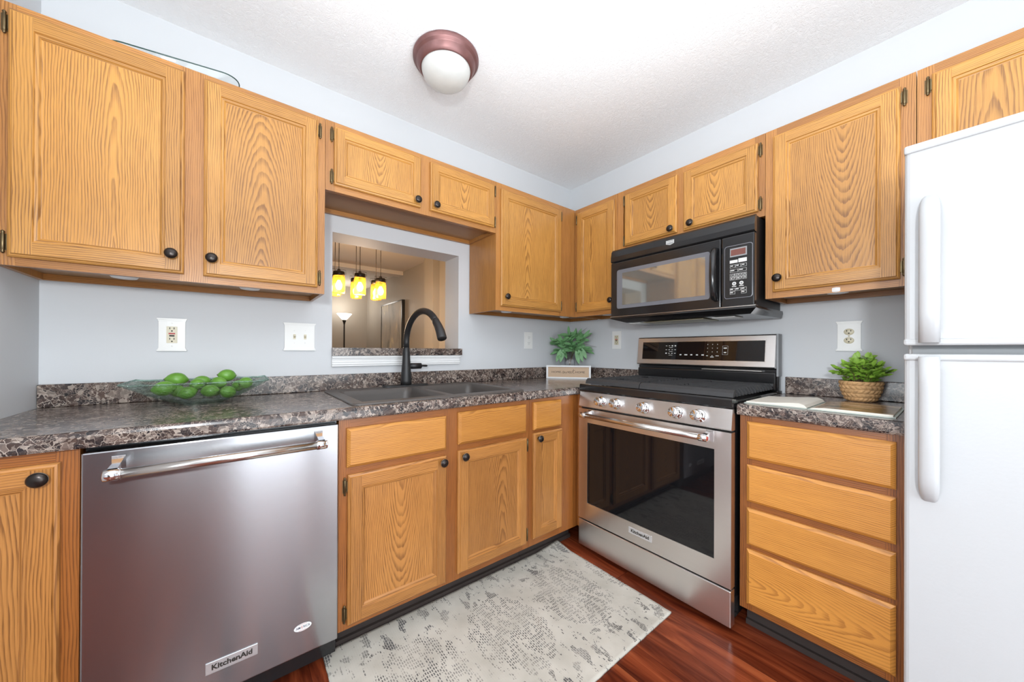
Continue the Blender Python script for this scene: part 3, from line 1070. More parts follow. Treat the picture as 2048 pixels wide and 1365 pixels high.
SX0, SX1, SD0, SD1 = -1.893, -1.032, 0.045, 0.600
mb = MB()
zr = 0.9215
# rim: outer fall and top deck with two openings
out = rr(SX0, SX1, SD0, SD1, 0.03)
inn = rr(SX0 + 0.008, SX1 - 0.008, SD0 + 0.008, SD1 - 0.008, 0.025)
loft(mb, [[FA(a, 0.9145, b_) for a, b_ in out], [FA(a, 0.919, b_) for a, b_ in out], [FA(a, zr, b_) for a, b_ in inn]])
bl = (SX0 + 0.045, -1.472, 0.135, SD1 - 0.045)
br_ = (-1.438, SX1 - 0.045, 0.135, SD1 - 0.045)
for r in ((SX0 + .008, SX1 - .008, SD0 + .008, 0.135), (SX0 + .008, SX1 - .008, SD1 - .045, SD1 - .008), (SX0 + .008, bl[0], 0.135, SD1 - .045), (br_[1], SX1 - .008, 0.135, SD1 - .045)):
    mb.poly([FA(r[0], zr, r[2]), FA(r[1], zr, r[2]), FA(r[1], zr, r[3]), FA(r[0], zr, r[3])])
zd = zr - 0.03
for bw in (bl, br_):
    sq = rr(*bw, 0.001)
    loops = [[FA(a, zr, b_) for a, b_ in sq],
             [FA(a, zr - 0.006, b_) for a, b_ in rr(bw[0] + .004, bw[1] - .004, bw[2] + .004, bw[3] - .004, 0.03)],
             [FA(a, zr - 0.03, b_) for a, b_ in rr(bw[0] + .008, bw[1] - .008, bw[2] + .008, bw[3] - .008, 0.04)],
             [FA(a, zr - 0.17, b_) for a, b_ in rr(bw[0] + .016, bw[1] - .016, bw[2] + .016, bw[3] - .016, 0.05)],
             [FA(a, zr - 0.195, b_) for a, b_ in rr(bw[0] + .035, bw[1] - .035, bw[2] + .035, bw[3] - .035, 0.05)]]
    loft(mb, loops, 0, True)
mb.poly([FA(bl[1], zr, 0.135), FA(br_[0], zr, 0.135), FA(br_[0], zr, SD1 - .045), FA(bl[1], zr, SD1 - .045)])
mb.build('basin', M['sink'], sk, recalc=False)
for bw in (bl, br_):
    db = MB()
    cx_, cd_ = (bw[0] + bw[1]) / 2, (bw[2] + bw[3]) / 2
    db.lathe(lambda x, y, h: FA(cx_ + x, zr - 0.1945 + h, cd_ + y), [(0.045, 0.0), (0.044, 0.002), (0.034, 0.002), (0.03, -0.0), (0.0, 0.0)], 20)
    db.build('drain', M['satin'], sk)

# ------------------------------------------------------------------ faucet
fc = thing('faucet', 'matte black gooseneck kitchen faucet behind the sink', 'faucet', (-1.478, -0.09, zr))
XF = -1.478
mb = MB()
pl = rr(-0.132, 0.132, -0.030, 0.030, 0.028)
loft(mb, [[FA(XF + a, zr + 0.0005, 0.092 + b_) for a, b_ in pl], [FA(XF + a, zr + 0.006, 0.092 + b_) for a, b_ in pl], [FA(XF + a * 0.97, zr + 0.009, 0.092 + b_ * 0.9) for a, b_ in pl]], 0, True)
mb.build('base_plate', M['blackmatte'], fc)
mb = MB()
mb.lathe(lambda x, y, h: Vector((XF + x, -0.092 + y, h)), [(0.031, zr + 0.008), (0.030, zr + 0.03), (0.026, zr + 0.09), (0.022, zr + 0.15), (0.0195, zr + 0.19), (0.0175, zr + 0.215), (0.0165, zr + 0.217)], 28)
pts = [(XF, -0.092, zr + 0.215), (XF, -0.092, 1.17)]
cyy, czz, rad = -0.292, 1.165, 0.200
for k in range(1, 19):
    a = PI - PI * 0.80 * k / 18
    pts.append((XF, cyy + rad * math.cos(PI - a), czz + 0.160 * math.sin(a)))
mb.tube(pts, 0.0165, 16)
mb.build('spout', M['blackmatte'], fc)
e0, e1 = Vector(pts[-2]), Vector(pts[-1])
dr = (e1 - e0).normalized()
mb = MB()
dr2 = (dr + Vector((0, 0, -0.6))).normalized()
hp = [e1 - dr * 0.012, e1, e1 + dr * 0.035, e1 + dr * 0.035 + (dr + dr2) * 0.5 * 0.03, e1 + dr * 0.035 + (dr + dr2) * 0.5 * 0.03 + dr2 * 0.035, e1 + dr * 0.035 + (dr + dr2) * 0.5 * 0.03 + dr2 * 0.04]
mb.tube(hp, [0.018, 0.0185, 0.020, 0.0215, 0.0225, 0.021], 18)
hd = mb.build('spray_head', M['blackmatte'], fc)
mb = MB()
sd = Vector((0, dr.z, -dr.y)).normalized()
if sd.y > 0:
    sd = -sd
for q in (0.018, 0.042):
    c0 = e1 + dr * q + (-sd) * 0.0195
    mb.tube([c0, c0 - sd * 0.006], 0.006, 10)
mb.build('button', M['black'], hd)
mb = MB()
mb.tube([(XF + 0.018, -0.092, 1.034), (XF + 0.088, -0.092, 1.034)], 0.0165, 18)
mb.tube([(XF + 0.088, -0.092, 1.034), (XF + 0.1, -0.092, 1.035), (XF + 0.118, -0.092, 1.034), (XF + 0.128, -0.092, 1.033)], [0.009, 0.006, 0.0065, 0.005], 12)
mb.build('handle', M['blackmatte'], fc)

# ------------------------------------------------------------------ dishwasher
dw = thing('dishwasher', 'stainless steel dishwasher with bar handle under the worktop', 'dishwasher', (-2.255, -0.32, 0.0))
mb = MB()
mb.box(FA, -2.553, -1.950, 0.03, 0.866, 0.02, 0.598)
mb.build('tub', M['black'], dw)
mb = MB()
mb.box(FA, -2.552, -1.951, 0.104, 0.861, 0.600, 0.640)
dwd = mb.build('door', M['steeldw'], dw, bevel=0.004)
mb = MB()
mb.tube([FA(-2.472, 0.812, 0.700), FA(-2.030, 0.812, 0.700)], 0.0125, 20)
hn = mb.build('handle', M['satin'], dwd)
for a, b_ in ((-2.502, -2.470), (-2.032, -2.000)):
    mb = MB()
    mb.lathe(lambda x, y, h: FA(h, 0.812 + y, 0.700 + x), [(0.0, a), (0.0125, a), (0.0145, a + 0.002), (0.0145, b_ - 0.006), (0.0125, b_ - 0.005), (0.0125, b_ - 0.003), (0.0145, b_ - 0.002), (0.0125, b_)], 22)
    q = (a + b_) / 2
    mb.mesh([FA(q + dx, z, dd) for dd, hw, zz in ((0.700, 0.009, 0.012), (0.665, 0.008, 0.016), (0.6415, 0.013, 0.030)) for dx, z in ((-hw, 0.816 - zz), (hw, 0.816 - zz), (hw, 0.816 + zz), (-hw, 0.816 + zz))],
            [(0, 1, 5, 4), (1, 2, 6, 5), (2, 3, 7, 6), (3, 0, 4, 7), (4, 5, 9, 8), (5, 6, 10, 9), (6, 7, 11, 10), (7, 4, 8, 11)], 0, False)
    mb.build('handle_bracket', M['chrome'], hn)
mb = MB()
mb.box(FA, -2.310, -2.184, 0.173, 0.207, 0.640, 0.6425)
bd = mb.build('badge', M['badge'], dwd, bevel=0.0012)
mb = MB()
mb.text('KitchenAid', 0.0215, FA, -2.247, 0.190, 0.6432, 0, bold=0.0007, xs=1.02)
mb.build('lettering', M['ink'], bd)
mb = MB()
n = 32
mb.mesh([FA(-2.060 + 0.026 * math.cos(2 * PI * k / n), 0.198 + 0.0125 * math.sin(2 * PI * k / n), 0.6408) for k in range(n)], [tuple(range(n))], 0, False)
st = mb.build('sticker', M['white'], dwd)
mb = MB()
mb.text('AM', 0.0112, FA, -2.0800, 0.198, 0.6413, 0, 'LEFT', bold=0.0001, xs=0.82)
mb.text('E', 0.0112, FA, -2.0645, 0.198, 0.6413, 1, 'LEFT', bold=0.0001, xs=0.75)
mb.text('RICA', 0.0112, FA, -2.0590, 0.198, 0.6413, 0, 'LEFT', bold=0.0001, xs=0.80)
for z in (0.1885, 0.2075):
    mb.box(FA, -2.072, -2.048, z - 0.0003, z + 0.0003, 0.6410, 0.6413, 1)
mb.build('lettering', [M['navy'], M['red']], st)
mb = MB()
mb.box(FA, -2.551, -1.952, 0.004, 0.095, 0.515, 0.525, 0)
mb.box(FA, -2.551, -1.952, 0.001, 0.030, 0.525, 0.538, 1)
mb.build('toe_kick', [M['black'], M['toewood']], dw)

# ------------------------------------------------------------------ gas range
rg = thing('gas_range', 'stainless steel gas range with black cooktop and glass oven door', 'range', (-0.34, -1.031, 0.0))
A0, A1 = 0.650, 1.412
mb = MB()
mb.box(FB, A0 + 0.004, A1 - 0.004, 0.045, 0.905, 0.02, 0.630)
mb.build('body', M['black'], rg)
for s in (A0 + 0.05, A1 - 0.05):
    for dd in (0.09, 0.60):
        mb = MB()
        mb.lathe(lambda x, y, h: FB(s + x, h, dd + y), [(0.0, 0.0), (0.018, 0.0), (0.018, 0.012), (0.008, 0.014), (0.008, 0.045)], 12)
        mb.build('foot', M['blackmatte'], rg)
mb = MB()
mb.box(FB, A0, A1, 0.026, 0.172, 0.632, 0.672)
mb.build('drawer', M['steel'], rg, bevel=0.004)
# oven door: steel frame around the glass
mb = MB()
O = (0.710, 1.351, 0.276, 0.724)
d0, d1 = 0.634, 0.672
for r in ((A0, O[0], 0.180, 0.800), (O[1], A1, 0.180, 0.800), (O[0], O[1], 0.180, O[2]), (O[0], O[1], O[3], 0.800)):
    mb.poly([FB(r[0], r[2], d1), FB(r[1], r[2], d1), FB(r[1], r[3], d1), FB(r[0], r[3], d1)])
for (a, b_) in (((A0, 0.18), (A1, 0.18)), ((A1, 0.18), (A1, 0.8)), ((A1, 0.8), (A0, 0.8)), ((A0, 0.8), (A0, 0.18))):
    mb.poly([FB(a[0], a[1], d1), FB(b_[0], b_[1], d1), FB(b_[0], b_[1], d0), FB(a[0], a[1], d0)])
for (a, b_) in (((O[0], O[2]), (O[1], O[2])), ((O[1], O[2]), (O[1], O[3])), ((O[1], O[3]), (O[0], O[3])), ((O[0], O[3]), (O[0], O[2]))):
    mb.poly([FB(a[0], a[1], d1), FB(b_[0], b_[1], d1), FB(b_[0], b_[1], d1 - 0.006), FB(a[0], a[1], d1 - 0.006)])
od = mb.build('oven_door', M['steel'], rg, recalc=False)
mb = MB()
mb.box(FB, O[0] - 0.01, O[1] + 0.01, O[2] - 0.01, O[3] + 0.01, d0 + 0.01, d1 - 0.003)
mb.build('oven_window', M['glassblack'], od)
mb = MB()
mb.tube([FB(0.745, 0.776, 0.735), FB(1.318, 0.776, 0.735)], 0.0125, 20)
hn = mb.build('handle', M['satin'], od)
for a, b_ in ((0.712, 0.747), (1.316, 1.350)):
    mb = MB()
    mb.lathe(lambda x, y, h: FB(h, 0.776 + y, 0.735 + x), [(0.0, a), (0.0125, a), (0.0145, a + 0.002), (0.0145, b_ - 0.006), (0.0125, b_ - 0.004), (0.0145, b_ - 0.002), (0.0125, b_)], 22)
    q = (a + b_) / 2
    mb.mesh([FB(q + dx, z, dd) for dd, hw, zz in ((0.735, 0.009, 0.012), (0.695, 0.008, 0.016), (0.6725, 0.013, 0.028)) for dx, z in ((-hw, 0.778 - zz), (hw, 0.778 - zz), (hw, 0.778 + zz * 0.7), (-hw, 0.778 + zz * 0.7))],
            [(0, 1, 5, 4), (1, 2, 6, 5), (2, 3, 7, 6), (3, 0, 4, 7), (4, 5, 9, 8), (5, 6, 10, 9), (6, 7, 11, 10), (7, 4, 8, 11)], 0, False)
    mb.build('handle_bracket', M['chrome'], hn)
mb = MB()
mb.lathe(lambda x, y, h: FB(1.350 + h, 0.776 + y, 0.735 + x), [(0.0085, 0.0), (0.0085, 0.0008), (0.0, 0.0008)], 18)
mb.build('medallion', M['red'], hn)
mb = MB()
mb.box(FB, 0.966, 1.087, 0.221, 0.253, 0.672, 0.6745)
bd = mb.build('badge', M['badge'], od, bevel=0.0012)
mb = MB()
mb.text('KitchenAid', 0.0205, FB, 1.0265, 0.237, 0.6752, 0, bold=0.0007, xs=1.02)
mb.build('lettering', M['ink'], bd)
# sloping control panel
mb = MB()
P = [(0.634, 0.808), (0.668, 0.808), (0.672, 0.813), (0.660, 0.893), (0.634, 0.893)]
mb.mesh([FB(s, z, d) for s in (A0, A1) for d, z in P], [(0, 1, 6, 5), (1, 2, 7, 6), (2, 3, 8, 7), (3, 4, 9, 8), (0, 5, 9, 4), (0, 4, 3, 2, 1), (5, 6, 7, 8, 9)], 0, False)
cpn = mb.build('control_panel', M['steel'], rg)
nrm = Vector((-1, 0, 0.15)).normalized()
tz = Vector((0.15, 0, 1)).normalized()
ty = Vector((0, 1, 0))
km = MB()
T = lambda x, y, h: nrm * h + ty * x + tz * y
km.lathe(T, [(0.029, 0.0), (0.0285, 0.003), (0.025, 0.006), (0.0175, 0.009), (0.0175, 0.014), (0.0215, 0.017), (0.0225, 0.036), (0.0215, 0.041), (0.019, 0.0425), (0.0, 0.043)], 28)
for a in (0.9, 2.3):
    c_, s_ = math.cos(a), math.sin(a)
    pr = [(-0.017, -0.001), (0.017, -0.001), (0.017, 0.001), (-0.017, 0.001)]
    km.poly([T(x * c_ - y * s_, x * s_ + y * c_, 0.0434) for x, y in pr], None, 1)
KM = proto(km, [M['chrome'], M['gasket']], 'burner_knob')
for s in (0.800, 0.892, 1.045, 1.197, 1.290):
    put(KM, None, 'burner_knob', cpn, FB(s, 0.851, 0.6665))
# cooktop
mb = MB()
P = [(0.02, 0.906), (0.640, 0.896), (0.664, 0.896), (0.667, 0.902), (0.667, 0.930), (0.661, 0.936), (0.600, 0.926), (0.10, 0.926), (0.02, 0.926)]
k = len(P)
mb.mesh([FB(s, z, d) for s in (A0, A1) for d, z in P], [(i, (i + 1) % k, k + (i + 1) % k, k + i) for i in range(k)] + [tuple(range(k))[::-1], tuple(range(k, 2 * k))], 0, False)
ck = mb.build('cooktop', M['black'], rg)
for s, dd, r in ((0.79, 0.22, 0.036), (0.79, 0.48, 0.046), (1.031, 0.35, 0.050), (1.27, 0.22, 0.040), (1.27, 0.48, 0.052)):
    mb = MB()
    mb.lathe(lambda x, y, h: FB(s + x, 0.9265 + h, dd + y), [(r + 0.012, 0.0), (r + 0.010, 0.006), (r, 0.008), (r, 0.014), (r - 0.004, 0.0165), (0.0, 0.017)], 24)
    mb.build('burner', M['iron'], ck)
G0, G1 = 0.090, 0.628
cuts = [(A0 + 0.012, 0.905), (0.909, 1.153), (1.157, A1 - 0.012)]
cuts = [(A0 + 0.010, 0.989), (0.993, A1 - 0.010)]
for a, b_ in cuts:
    mb = MB()
    zt_ = 0.966
    # sloped front and back rails
    for dd, sg in ((G1, 1), (G0, -1)):
        pr = [(dd, 0.9365), (dd - sg * 0.006, zt_ - 0.012), (dd - sg * 0.020, zt_), (dd - sg * 0.032, zt_), (dd - sg * 0.032, zt_ - 0.014), (dd - sg * 0.014, 0.9365)]
        kk = len(pr)
        mb.mesh([FB(s, z, d) for s in (a, b_) for d, z in pr], [(i, (i + 1) % kk, kk + (i + 1) % kk, kk + i) for i in range(kk)] + [tuple(range(kk))[::-1], tuple(range(kk, 2 * kk))], 0, False)
    nb = 13
    for i in range(nb):
        dd = G0 + 0.045 + (G1 - G0 - 0.09) * i / (nb - 1)
        mid = (a + b_) / 2
        hole = any(abs(dd - q) < 0.035 for q in (0.22, 0.48))
        for (x0, x1) in (((a, mid - 0.04), (mid + 0.04, b_)) if hole else ((a, b_),)):
            # bar with ends that drop to the cooktop at the outer side
            pr = [(x0, 0.945), (x0 + 0.014, zt_), (x1 - 0.014, zt_), (x1, 0.945), (x1, 0.9375), (x1 - 0.010, 0.9375), (x1 - 0.022, zt_ - 0.014), (x0 + 0.022, zt_ - 0.014), (x0 + 0.010, 0.9375), (x0, 0.9375)] if not hole else \
                 [(x0, 0.945), (x0 + 0.014, zt_), (x1, zt_), (x1, zt_ - 0.014), (x0 + 0.022, zt_ - 0.014), (x0 + 0.010, 0.9375), (x0, 0.9375)] if x0 == a else \
                 [(x0, zt_ - 0.014), (x0, zt_), (x1 - 0.014, zt_), (x1, 0.945), (x1, 0.9375), (x1 - 0.010, 0.9375), (x1 - 0.022, zt_ - 0.014)]
            kk = len(pr)
            mb.mesh([FB(s, z, dd + q) for q in (-0.0055, 0.0055) for s, z in pr], [(j, (j + 1) % kk, kk + (j + 1) % kk, kk + j) for j in range(kk)] + [tuple(range(kk))[::-1], tuple(range(kk, 2 * kk))], 0, False)
    for q in (0.36, 0.64):
        x = a + (b_ - a) * q
        mb.box(FB, x - 0.006, x + 0.006, zt_ - 0.014, zt_ - 0.0015, G0 + 0.02, G1 - 0.02)
    mb.build('grate', M['iron'], ck)
# riser and backguard
mb = MB()
mb.box(FB, A0 + 0.004, A1 - 0.004, 0.90, 1.038, 0.022, 0.062)
mb.box(FB, A0 + 0.012, A1 - 0.010, 0.926, 1.018, 0.062, 0.085)
rs = mb.build('riser', M['black'], rg, bevel=0.006)
mb = MB()
mb.box(FB, 1.06, 1.345, 1.0215, 1.0265, 0.062, 0.088)
mb.build('vent_trim', M['satin'], rs)
mb = MB()
P = [(0.02, 1.040), (0.098, 1.040), (0.103, 1.046), (0.082, 1.207), (0.078, 1.213), (0.02, 1.213)]
k = len(P)
mb.mesh([FB(s, z, d) for s in (A0 + 0.016, A1 - 0.009) for d, z in P], [(i, (i + 1) % k, k + (i + 1) % k, k + i) for i in range(k)] + [tuple(range(k))[::-1], tuple(range(k, 2 * k))], 0, False)
bgd = mb.build('backguard', M['steel'], rg)


def FBG(s, z, e):
    """on the sloping backguard face"""
    t = (z - 1.046) / (1.207 - 1.046)
    return FB(s, z, 0.103 - 0.021 * t + e)


mb = MB()
mb.box(FB, A1 - 0.0085, A1 - 0.001, 1.0, 1.214, 0.02, 0.075)
mb.build('end_cap', M['gasket'], bgd)
mb = MB()
for r, e, mi in (((0.698, 1.364, 1.071, 1.185), 0.0006, 1), ((0.701, 1.361, 1.074, 1.182), 0.0012, 0)):
    mb.poly([FBG(r[0], r[2], e), FBG(r[1], r[2], e), FBG(r[1], r[3], e), FBG(r[0], r[3], e)], None, mi)
scn = mb.build('display_panel', [M['glassblack'], M['satin']], bgd, recalc=False)
mb = MB()


def dash(s, z, wd, h=0.0035):
    mb.poly([FBG(s - wd / 2, z - h / 2, 0.0018), FBG(s + wd / 2, z - h / 2, 0.0018), FBG(s + wd / 2, z + h / 2, 0.0018), FBG(s - wd / 2, z + h / 2, 0.0018)])


for r, z in enumerate((1.158, 1.134, 1.112)):
    for q in range(4):
        dash(0.857 + q * 0.018 * (1 if r else 1), z, 0.009, 0.007 if (r == 0 and q > 1) or (r == 2 and q == 0) else 0.003)
    dash(0.885, z - 0.011, 0.022, 0.002)
for q in range(5):
    dash(0.945 + q * 0.031, 1.104, (0.011, 0.017, 0.011, 0.011, 0.013)[q], 0.0065)
for r in range(3):
    for q in range(3):
        dash(1.093 + q * 0.025, 1.164 - r * 0.021, 0.0028, 0.0045)
dash(1.092, 1.100, 0.010, 0.003); dash(1.118, 1.100, 0.006, 0.003); dash(1.144, 1.100, 0.016, 0.003); dash(1.118, 1.093, 0.018, 0.004)
dash(1.182, 1.143, 0.016, 0.006); dash(1.182, 1.119, 0.012, 0.006)
for z in (1.155, 1.107):
    dash(1.182, z, 0.026, 0.0008)
for s in (1.169, 1.195):
    dash(s, 1.131, 0.0008, 0.048)
mb.build('key_print', M['lightmark'], scn)

# ------------------------------------------------------------------ microwave
mw = thing('microwave', 'black over-the-range microwave with hood hung below the short cabinet', 'microwave', (-0.2, -1.031, 1.30))
B0, B1 = 0.659, 1.402
ME = 0.385
mb = MB()
mb.box(FB, B0 + 0.004, B1 - 0.002, 1.332, 1.744, 0.006, ME - 0.030)
mb.build('case', M['blackmatte'], mw)
mb = MB()
P = [(ME - 0.029, 1.668), (ME - 0.004, 1.668), (ME + 0.002, 1.674), (ME + 0.002, 1.700), (ME - 0.006, 1.735), (ME - 0.016, 1.746), (ME - 0.029, 1.746)]
k = len(P)
mb.mesh([FB(s, z, d) for s in (B0, B1) for d, z in P], [(i, (i + 1) % k, k + (i + 1) % k, k + i) for i in range(k)] + [tuple(range(k))[::-1], tuple(range(k, 2 * k))], 0, False)
vg = mb.build('vent_hood_strip', M['black'], mw)
mb = MB()
sh = [(1.003, 1.7185), (1.046, 1.7185), (1.046, 1.700), (1.0245, 1.6935), (1.003, 1.700)]
mb.mesh([FB(s, z, ME + 0.0025) for s, z in sh], [tuple(range(5))], 0, False)
mb.mesh([FB(1.0245 + (s - 1.0245) * 0.9, 1.707 + (z - 1.707) * 0.84, ME + 0.003) for s, z in sh], [tuple(range(5))], 1, False)
mb.text('MAYTAG', 0.0095, FB, 1.0245, 1.7085, ME + 0.0035, 0, bold=0.0003, xs=0.95)
mb.build('emblem', [M['lightmark'], M['gasket']], vg)
mb = MB()
mb.box(FB, B0, 1.2665, 1.334, 1.665, ME - 0.029, ME)
mdr = mb.build('door', M['black'], mw, bevel=0.005)
mb = MB()
for (r, e, mi) in (((0.701, 1.219, 1.381, 1.616), 0.0006, 0), ((0.738, 1.198, 1.402, 1.594), 0.0014, 1)):
    pts_ = rr(r[0], r[1], r[2], r[3], 0.012 if mi == 0 else 0.002, 4)
    mb.mesh([FB(a, z, ME + e) for a, z in pts_], [tuple(range(len(pts_)))], mi, False)
mb.build('window', [M['glassgrey'], M['mwglass']], mdr)
mb = MB()
hp = [(1.246, 1.618, ME), (1.246, 1.612, ME + 0.018), (1.246, 1.585, ME + 0.034), (1.246, 1.49, ME + 0.040), (1.246, 1.41, ME + 0.034), (1.246, 1.380, ME + 0.018), (1.246, 1.374, ME)]
mb.tube([FB(*p) for p in hp], [0.010, 0.0135, 0.0145, 0.0145, 0.0145, 0.0135, 0.010], 14)
mb.build('handle', M['black'], mdr)
mb = MB()
mb.box(FB, 1.269, B1, 1.334, 1.665, ME - 0.029, ME)
cpm = mb.build('control_panel', M['black'], mw, bevel=0.005)
mb = MB()
po, pi_ = rr(1.282, 1.396, 1.372, 1.620, 0.012, 4), rr(1.285, 1.393, 1.375, 1.617, 0.010, 4)
nn = len(po)
mb.mesh([FB(a, z, ME + 0.0008) for a, z in po] + [FB(a, z, ME + 0.0012) for a, z in pi_], [(i, (i + 1) % nn, nn + (i + 1) % nn, nn + i) for i in range(nn)], 0, False)
mb.build('keypad_rim', M['glassgrey'], cpm, recalc=False)
mb = MB()
e = ME + 0.0012


def quad(a0, a1, z0, z1, mi=0, ee=0.0):
    mb.poly([FB(a0, z0, e + ee), FB(a1, z0, e + ee), FB(a1, z1, e + ee), FB(a0, z1, e + ee)], None, mi)


def key(a0, a1, z0, z1):
    quad(a0, a1, z0, z1, 0)
    quad(a0 + 0.0009, a1 - 0.0009, z0 + 0.0009, z1 - 0.0009, 1, 0.0003)


K0, K1 = 1.305, 1.373
kw = K1 - K0
quad(K0, K0 + kw * 0.47, 1.537, 1.551); quad(K0 + kw * 0.51, K1, 1.537, 1.555)
for q in range(3):
    key(K0 + kw * q / 3 + 0.001, K0 + kw * (q + 1) / 3 - 0.001, 1.515, 1.530)
    quad(K0 + kw * q / 3 + 0.004, K0 + kw * (q + 0.6) / 3, 1.522, 1.526, 0, 0.0006)
for q in range(2):
    key(K0 + kw * q / 2 + 0.001, K0 + kw * (q + 1) / 2 - 0.001, 1.494, 1.508)
    quad(K0 + kw * q / 2 + 0.004, K0 + kw * (q + 0.55) / 2, 1.5005, 1.5045, 0, 0.0006)
for r, row in enumerate(('12345', '67890')):
    for q, ch in enumerate(row):
        a0 = K0 + kw * q / 5 + 0.0006
        z1 = 1.488 - r * 0.0155
        key(a0, a0 + kw / 5 - 0.0012, z1 - 0.0145, z1)
        mb.text(ch, 0.0105, FB, a0 + kw / 10 - 0.0006, z1 - 0.0072, e + 0.0007, 0, bold=0.0004)
for s in (1.323, 1.352):
    mb.mesh([FB(s + 0.0085 * math.cos(2 * PI * k / 18), 1.441 + 0.0085 * math.sin(2 * PI * k / 18), e) for k in range(18)], [tuple(range(18))], 0, False)
    mb.mesh([FB(s + 0.0045 * math.cos(2 * PI * k / 18), 1.441 + 0.0045 * math.sin(2 * PI * k / 18), e + 0.0003) for k in range(18)], [tuple(range(18))], 2, False)
    quad(s - 0.009, s + 0.009, 1.4265, 1.4295)
for q in range(3):
    key(K0 + kw * q / 3 + 0.001, K0 + kw * (q + 1) / 3 - 0.001, 1.407, 1.420)
    quad(K0 + kw * q / 3 + 0.003, K0 + kw * (q + 0.6) / 3, 1.413, 1.417, 0, 0.0006)
for q in (0, 2):
    key(K0 + kw * q / 3 + 0.001, K0 + kw * (q + 1) / 3 - 0.001, 1.392, 1.405)
    quad(K0 + kw * q / 3 + 0.003, K0 + kw * (q + 0.6) / 3, 1.398, 1.402, 0, 0.0006)
mb.build('keypad', [M['lightmark'], M['black'], M['gasket']], cpm, recalc=False)
mb = MB()
quad(1.3055, 1.3735, 1.566, 1.606, 0)
quad(1.309, 1.368, 1.572, 1.600, 1, 0.0004)
mb.build('clock_display', [M['gasket'], M['redglow']], cpm, recalc=False)
# hood underside: tapered tray reaching the wall, wider than the case at the back
mb = MB()
lo = [(B0 + 0.004, 1.331, ME + 0.004), (B1 + 0.006, 1.331, ME + 0.004), (B1 + 0.009, 1.331, 0.008), (B0 - 0.004, 1.331, 0.008),
      (B0, 1.322, ME + 0.006), (B1 + 0.008, 1.322, ME + 0.006), (B1 + 0.0105, 1.318, 0.008), (B0 - 0.004, 1.318, 0.008),
      (B0 + 0.07, 1.298, ME - 0.06), (B1 - 0.03, 1.300, ME - 0.05), (B1 + 0.0105, 1.294, 0.03), (B0 + 0.02, 1.296, 0.03)]
mb.mesh([FB(*p) for p in lo], [(0, 1, 2, 3), (0, 4, 5, 1), (1, 5, 6, 2), (2, 6, 7, 3), (3, 7, 4, 0), (4, 8, 9, 5), (5, 9, 10, 6), (6, 10, 11, 7), (7, 11, 8, 4), (8, 11, 10, 9)], 0, False)
hd = mb.build('hood_tray', M['black'], mw)
for a, b_, nm, mt_ in ((0.83, 1.16, 'grease_filter', 'mesh'), (0.74, 0.81, 'lamp_lens', 'alabaster'), (1.20, 1.30, 'lamp_lens', 'alabaster')):
    mb = MB()
    mb.box(FB, a, b_, 1.2925, 1.296, 0.12 if nm == 'grease_filter' else 0.20, 0.31)
    mb.build(nm, M[mt_], hd)
mb = MB()
mb.box(FB, B0 - 0.002, B1 + 0.006, 1.3315, 1.3345, ME - 0.02, ME + 0.007)
mb.build('bottom_trim', M['satin'], hd)

# ------------------------------------------------------------------ refrigerator
fr = thing('refrigerator', 'white top-freezer refrigerator at the right beside the drawers', 'refrigerator', (-0.4, -2.24, 0.0))
C0, C1 = 1.8595, 2.620
mb = MB()
mb.box(FB, C0 + 0.004, C1 - 0.004, 0.03, 1.672, 0.03, 0.690)
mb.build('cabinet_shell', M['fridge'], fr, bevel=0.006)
mb = MB()
mb.box(FB, C0 + 0.012, C1 - 0.012, 0.06, 1.66, 0.691, 0.703)
mb.build('door_gasket', M['gasket'], fr)
mb = MB()
mb.box(FB, C0 + 0.01, C1 - 0.01, 0.004, 0.055, 0.62, 0.66)
mb.build('kick_grille', M['gasket'], fr)


def fdoor(z0, z1, hz0, hz1, up_):
    mb = MB()
    mb.box(FB, C0, C1, z0, z1, 0.704, 0.760)
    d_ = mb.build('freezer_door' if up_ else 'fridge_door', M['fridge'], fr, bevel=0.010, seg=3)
    mb = MB()
    za, zb_ = (z1 - 0.020, z1 + 0.003) if up_ else (z1 - 0.016, z1 + 0.002)
    mb.box(FB, C0 - 0.001, C1 + 0.001, za, zb_, 0.702, 0.765)
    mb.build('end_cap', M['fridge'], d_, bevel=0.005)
    if up_:
        mb = MB()
        mb.box(FB, C0 - 0.001, C1 + 0.001, z0 - 0.002, z0 + 0.016, 0.702, 0.765)
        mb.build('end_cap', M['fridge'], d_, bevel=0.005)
    # handle: a bar standing off the door, one end swept into the door, the other cut square
    mb = MB()
    Z_ = [hz0 + (hz1 - hz0) * t for t in (0, 0.02, 0.05, 0.09, 0.14, 0.2, 0.5, 0.8, 1.0)]
    if up_:
        Z_ = [hz1 - (z - hz0) for z in Z_]
    st_ = [0.0, 0.014, 0.026, 0.036, 0.043, 0.047, 0.048, 0.048, 0.048]
    w_ = [0.008, 0.013, 0.016, 0.0175, 0.018, 0.018, 0.018, 0.018, 0.018]
    loops = []
    for z, s_, hw in zip(Z_, st_, w_):
        f = 0.759 + s_
        b_ = 0.759 + max(0.0, s_ - 0.026)
        c_ = 1.904
        loops.append([FB(c_ + a * hw, z, b_ + (f - b_) * q) for a, q in ((-1, 0), (-1.0, 0.55), (-0.82, 0.85), (-0.45, 1.0), (0.45, 1.0), (0.82, 0.85), (1.0, 0.55), (1, 0))])
    # solid foot at the square end
    loft(mb, loops, 0, True)
    zs = (Z_[-1] - 0.03, Z_[-1]) if not up_ else (Z_[-1], Z_[-1] + 0.03)
    mb.box(FB, 1.888, 1.920, zs[0], zs[1], 0.759, 0.79)
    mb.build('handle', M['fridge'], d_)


fdoor(1.145, 1.690, 1.150, 1.545, True)
fdoor(0.060, 1.118, 0.725, 1.113, False)

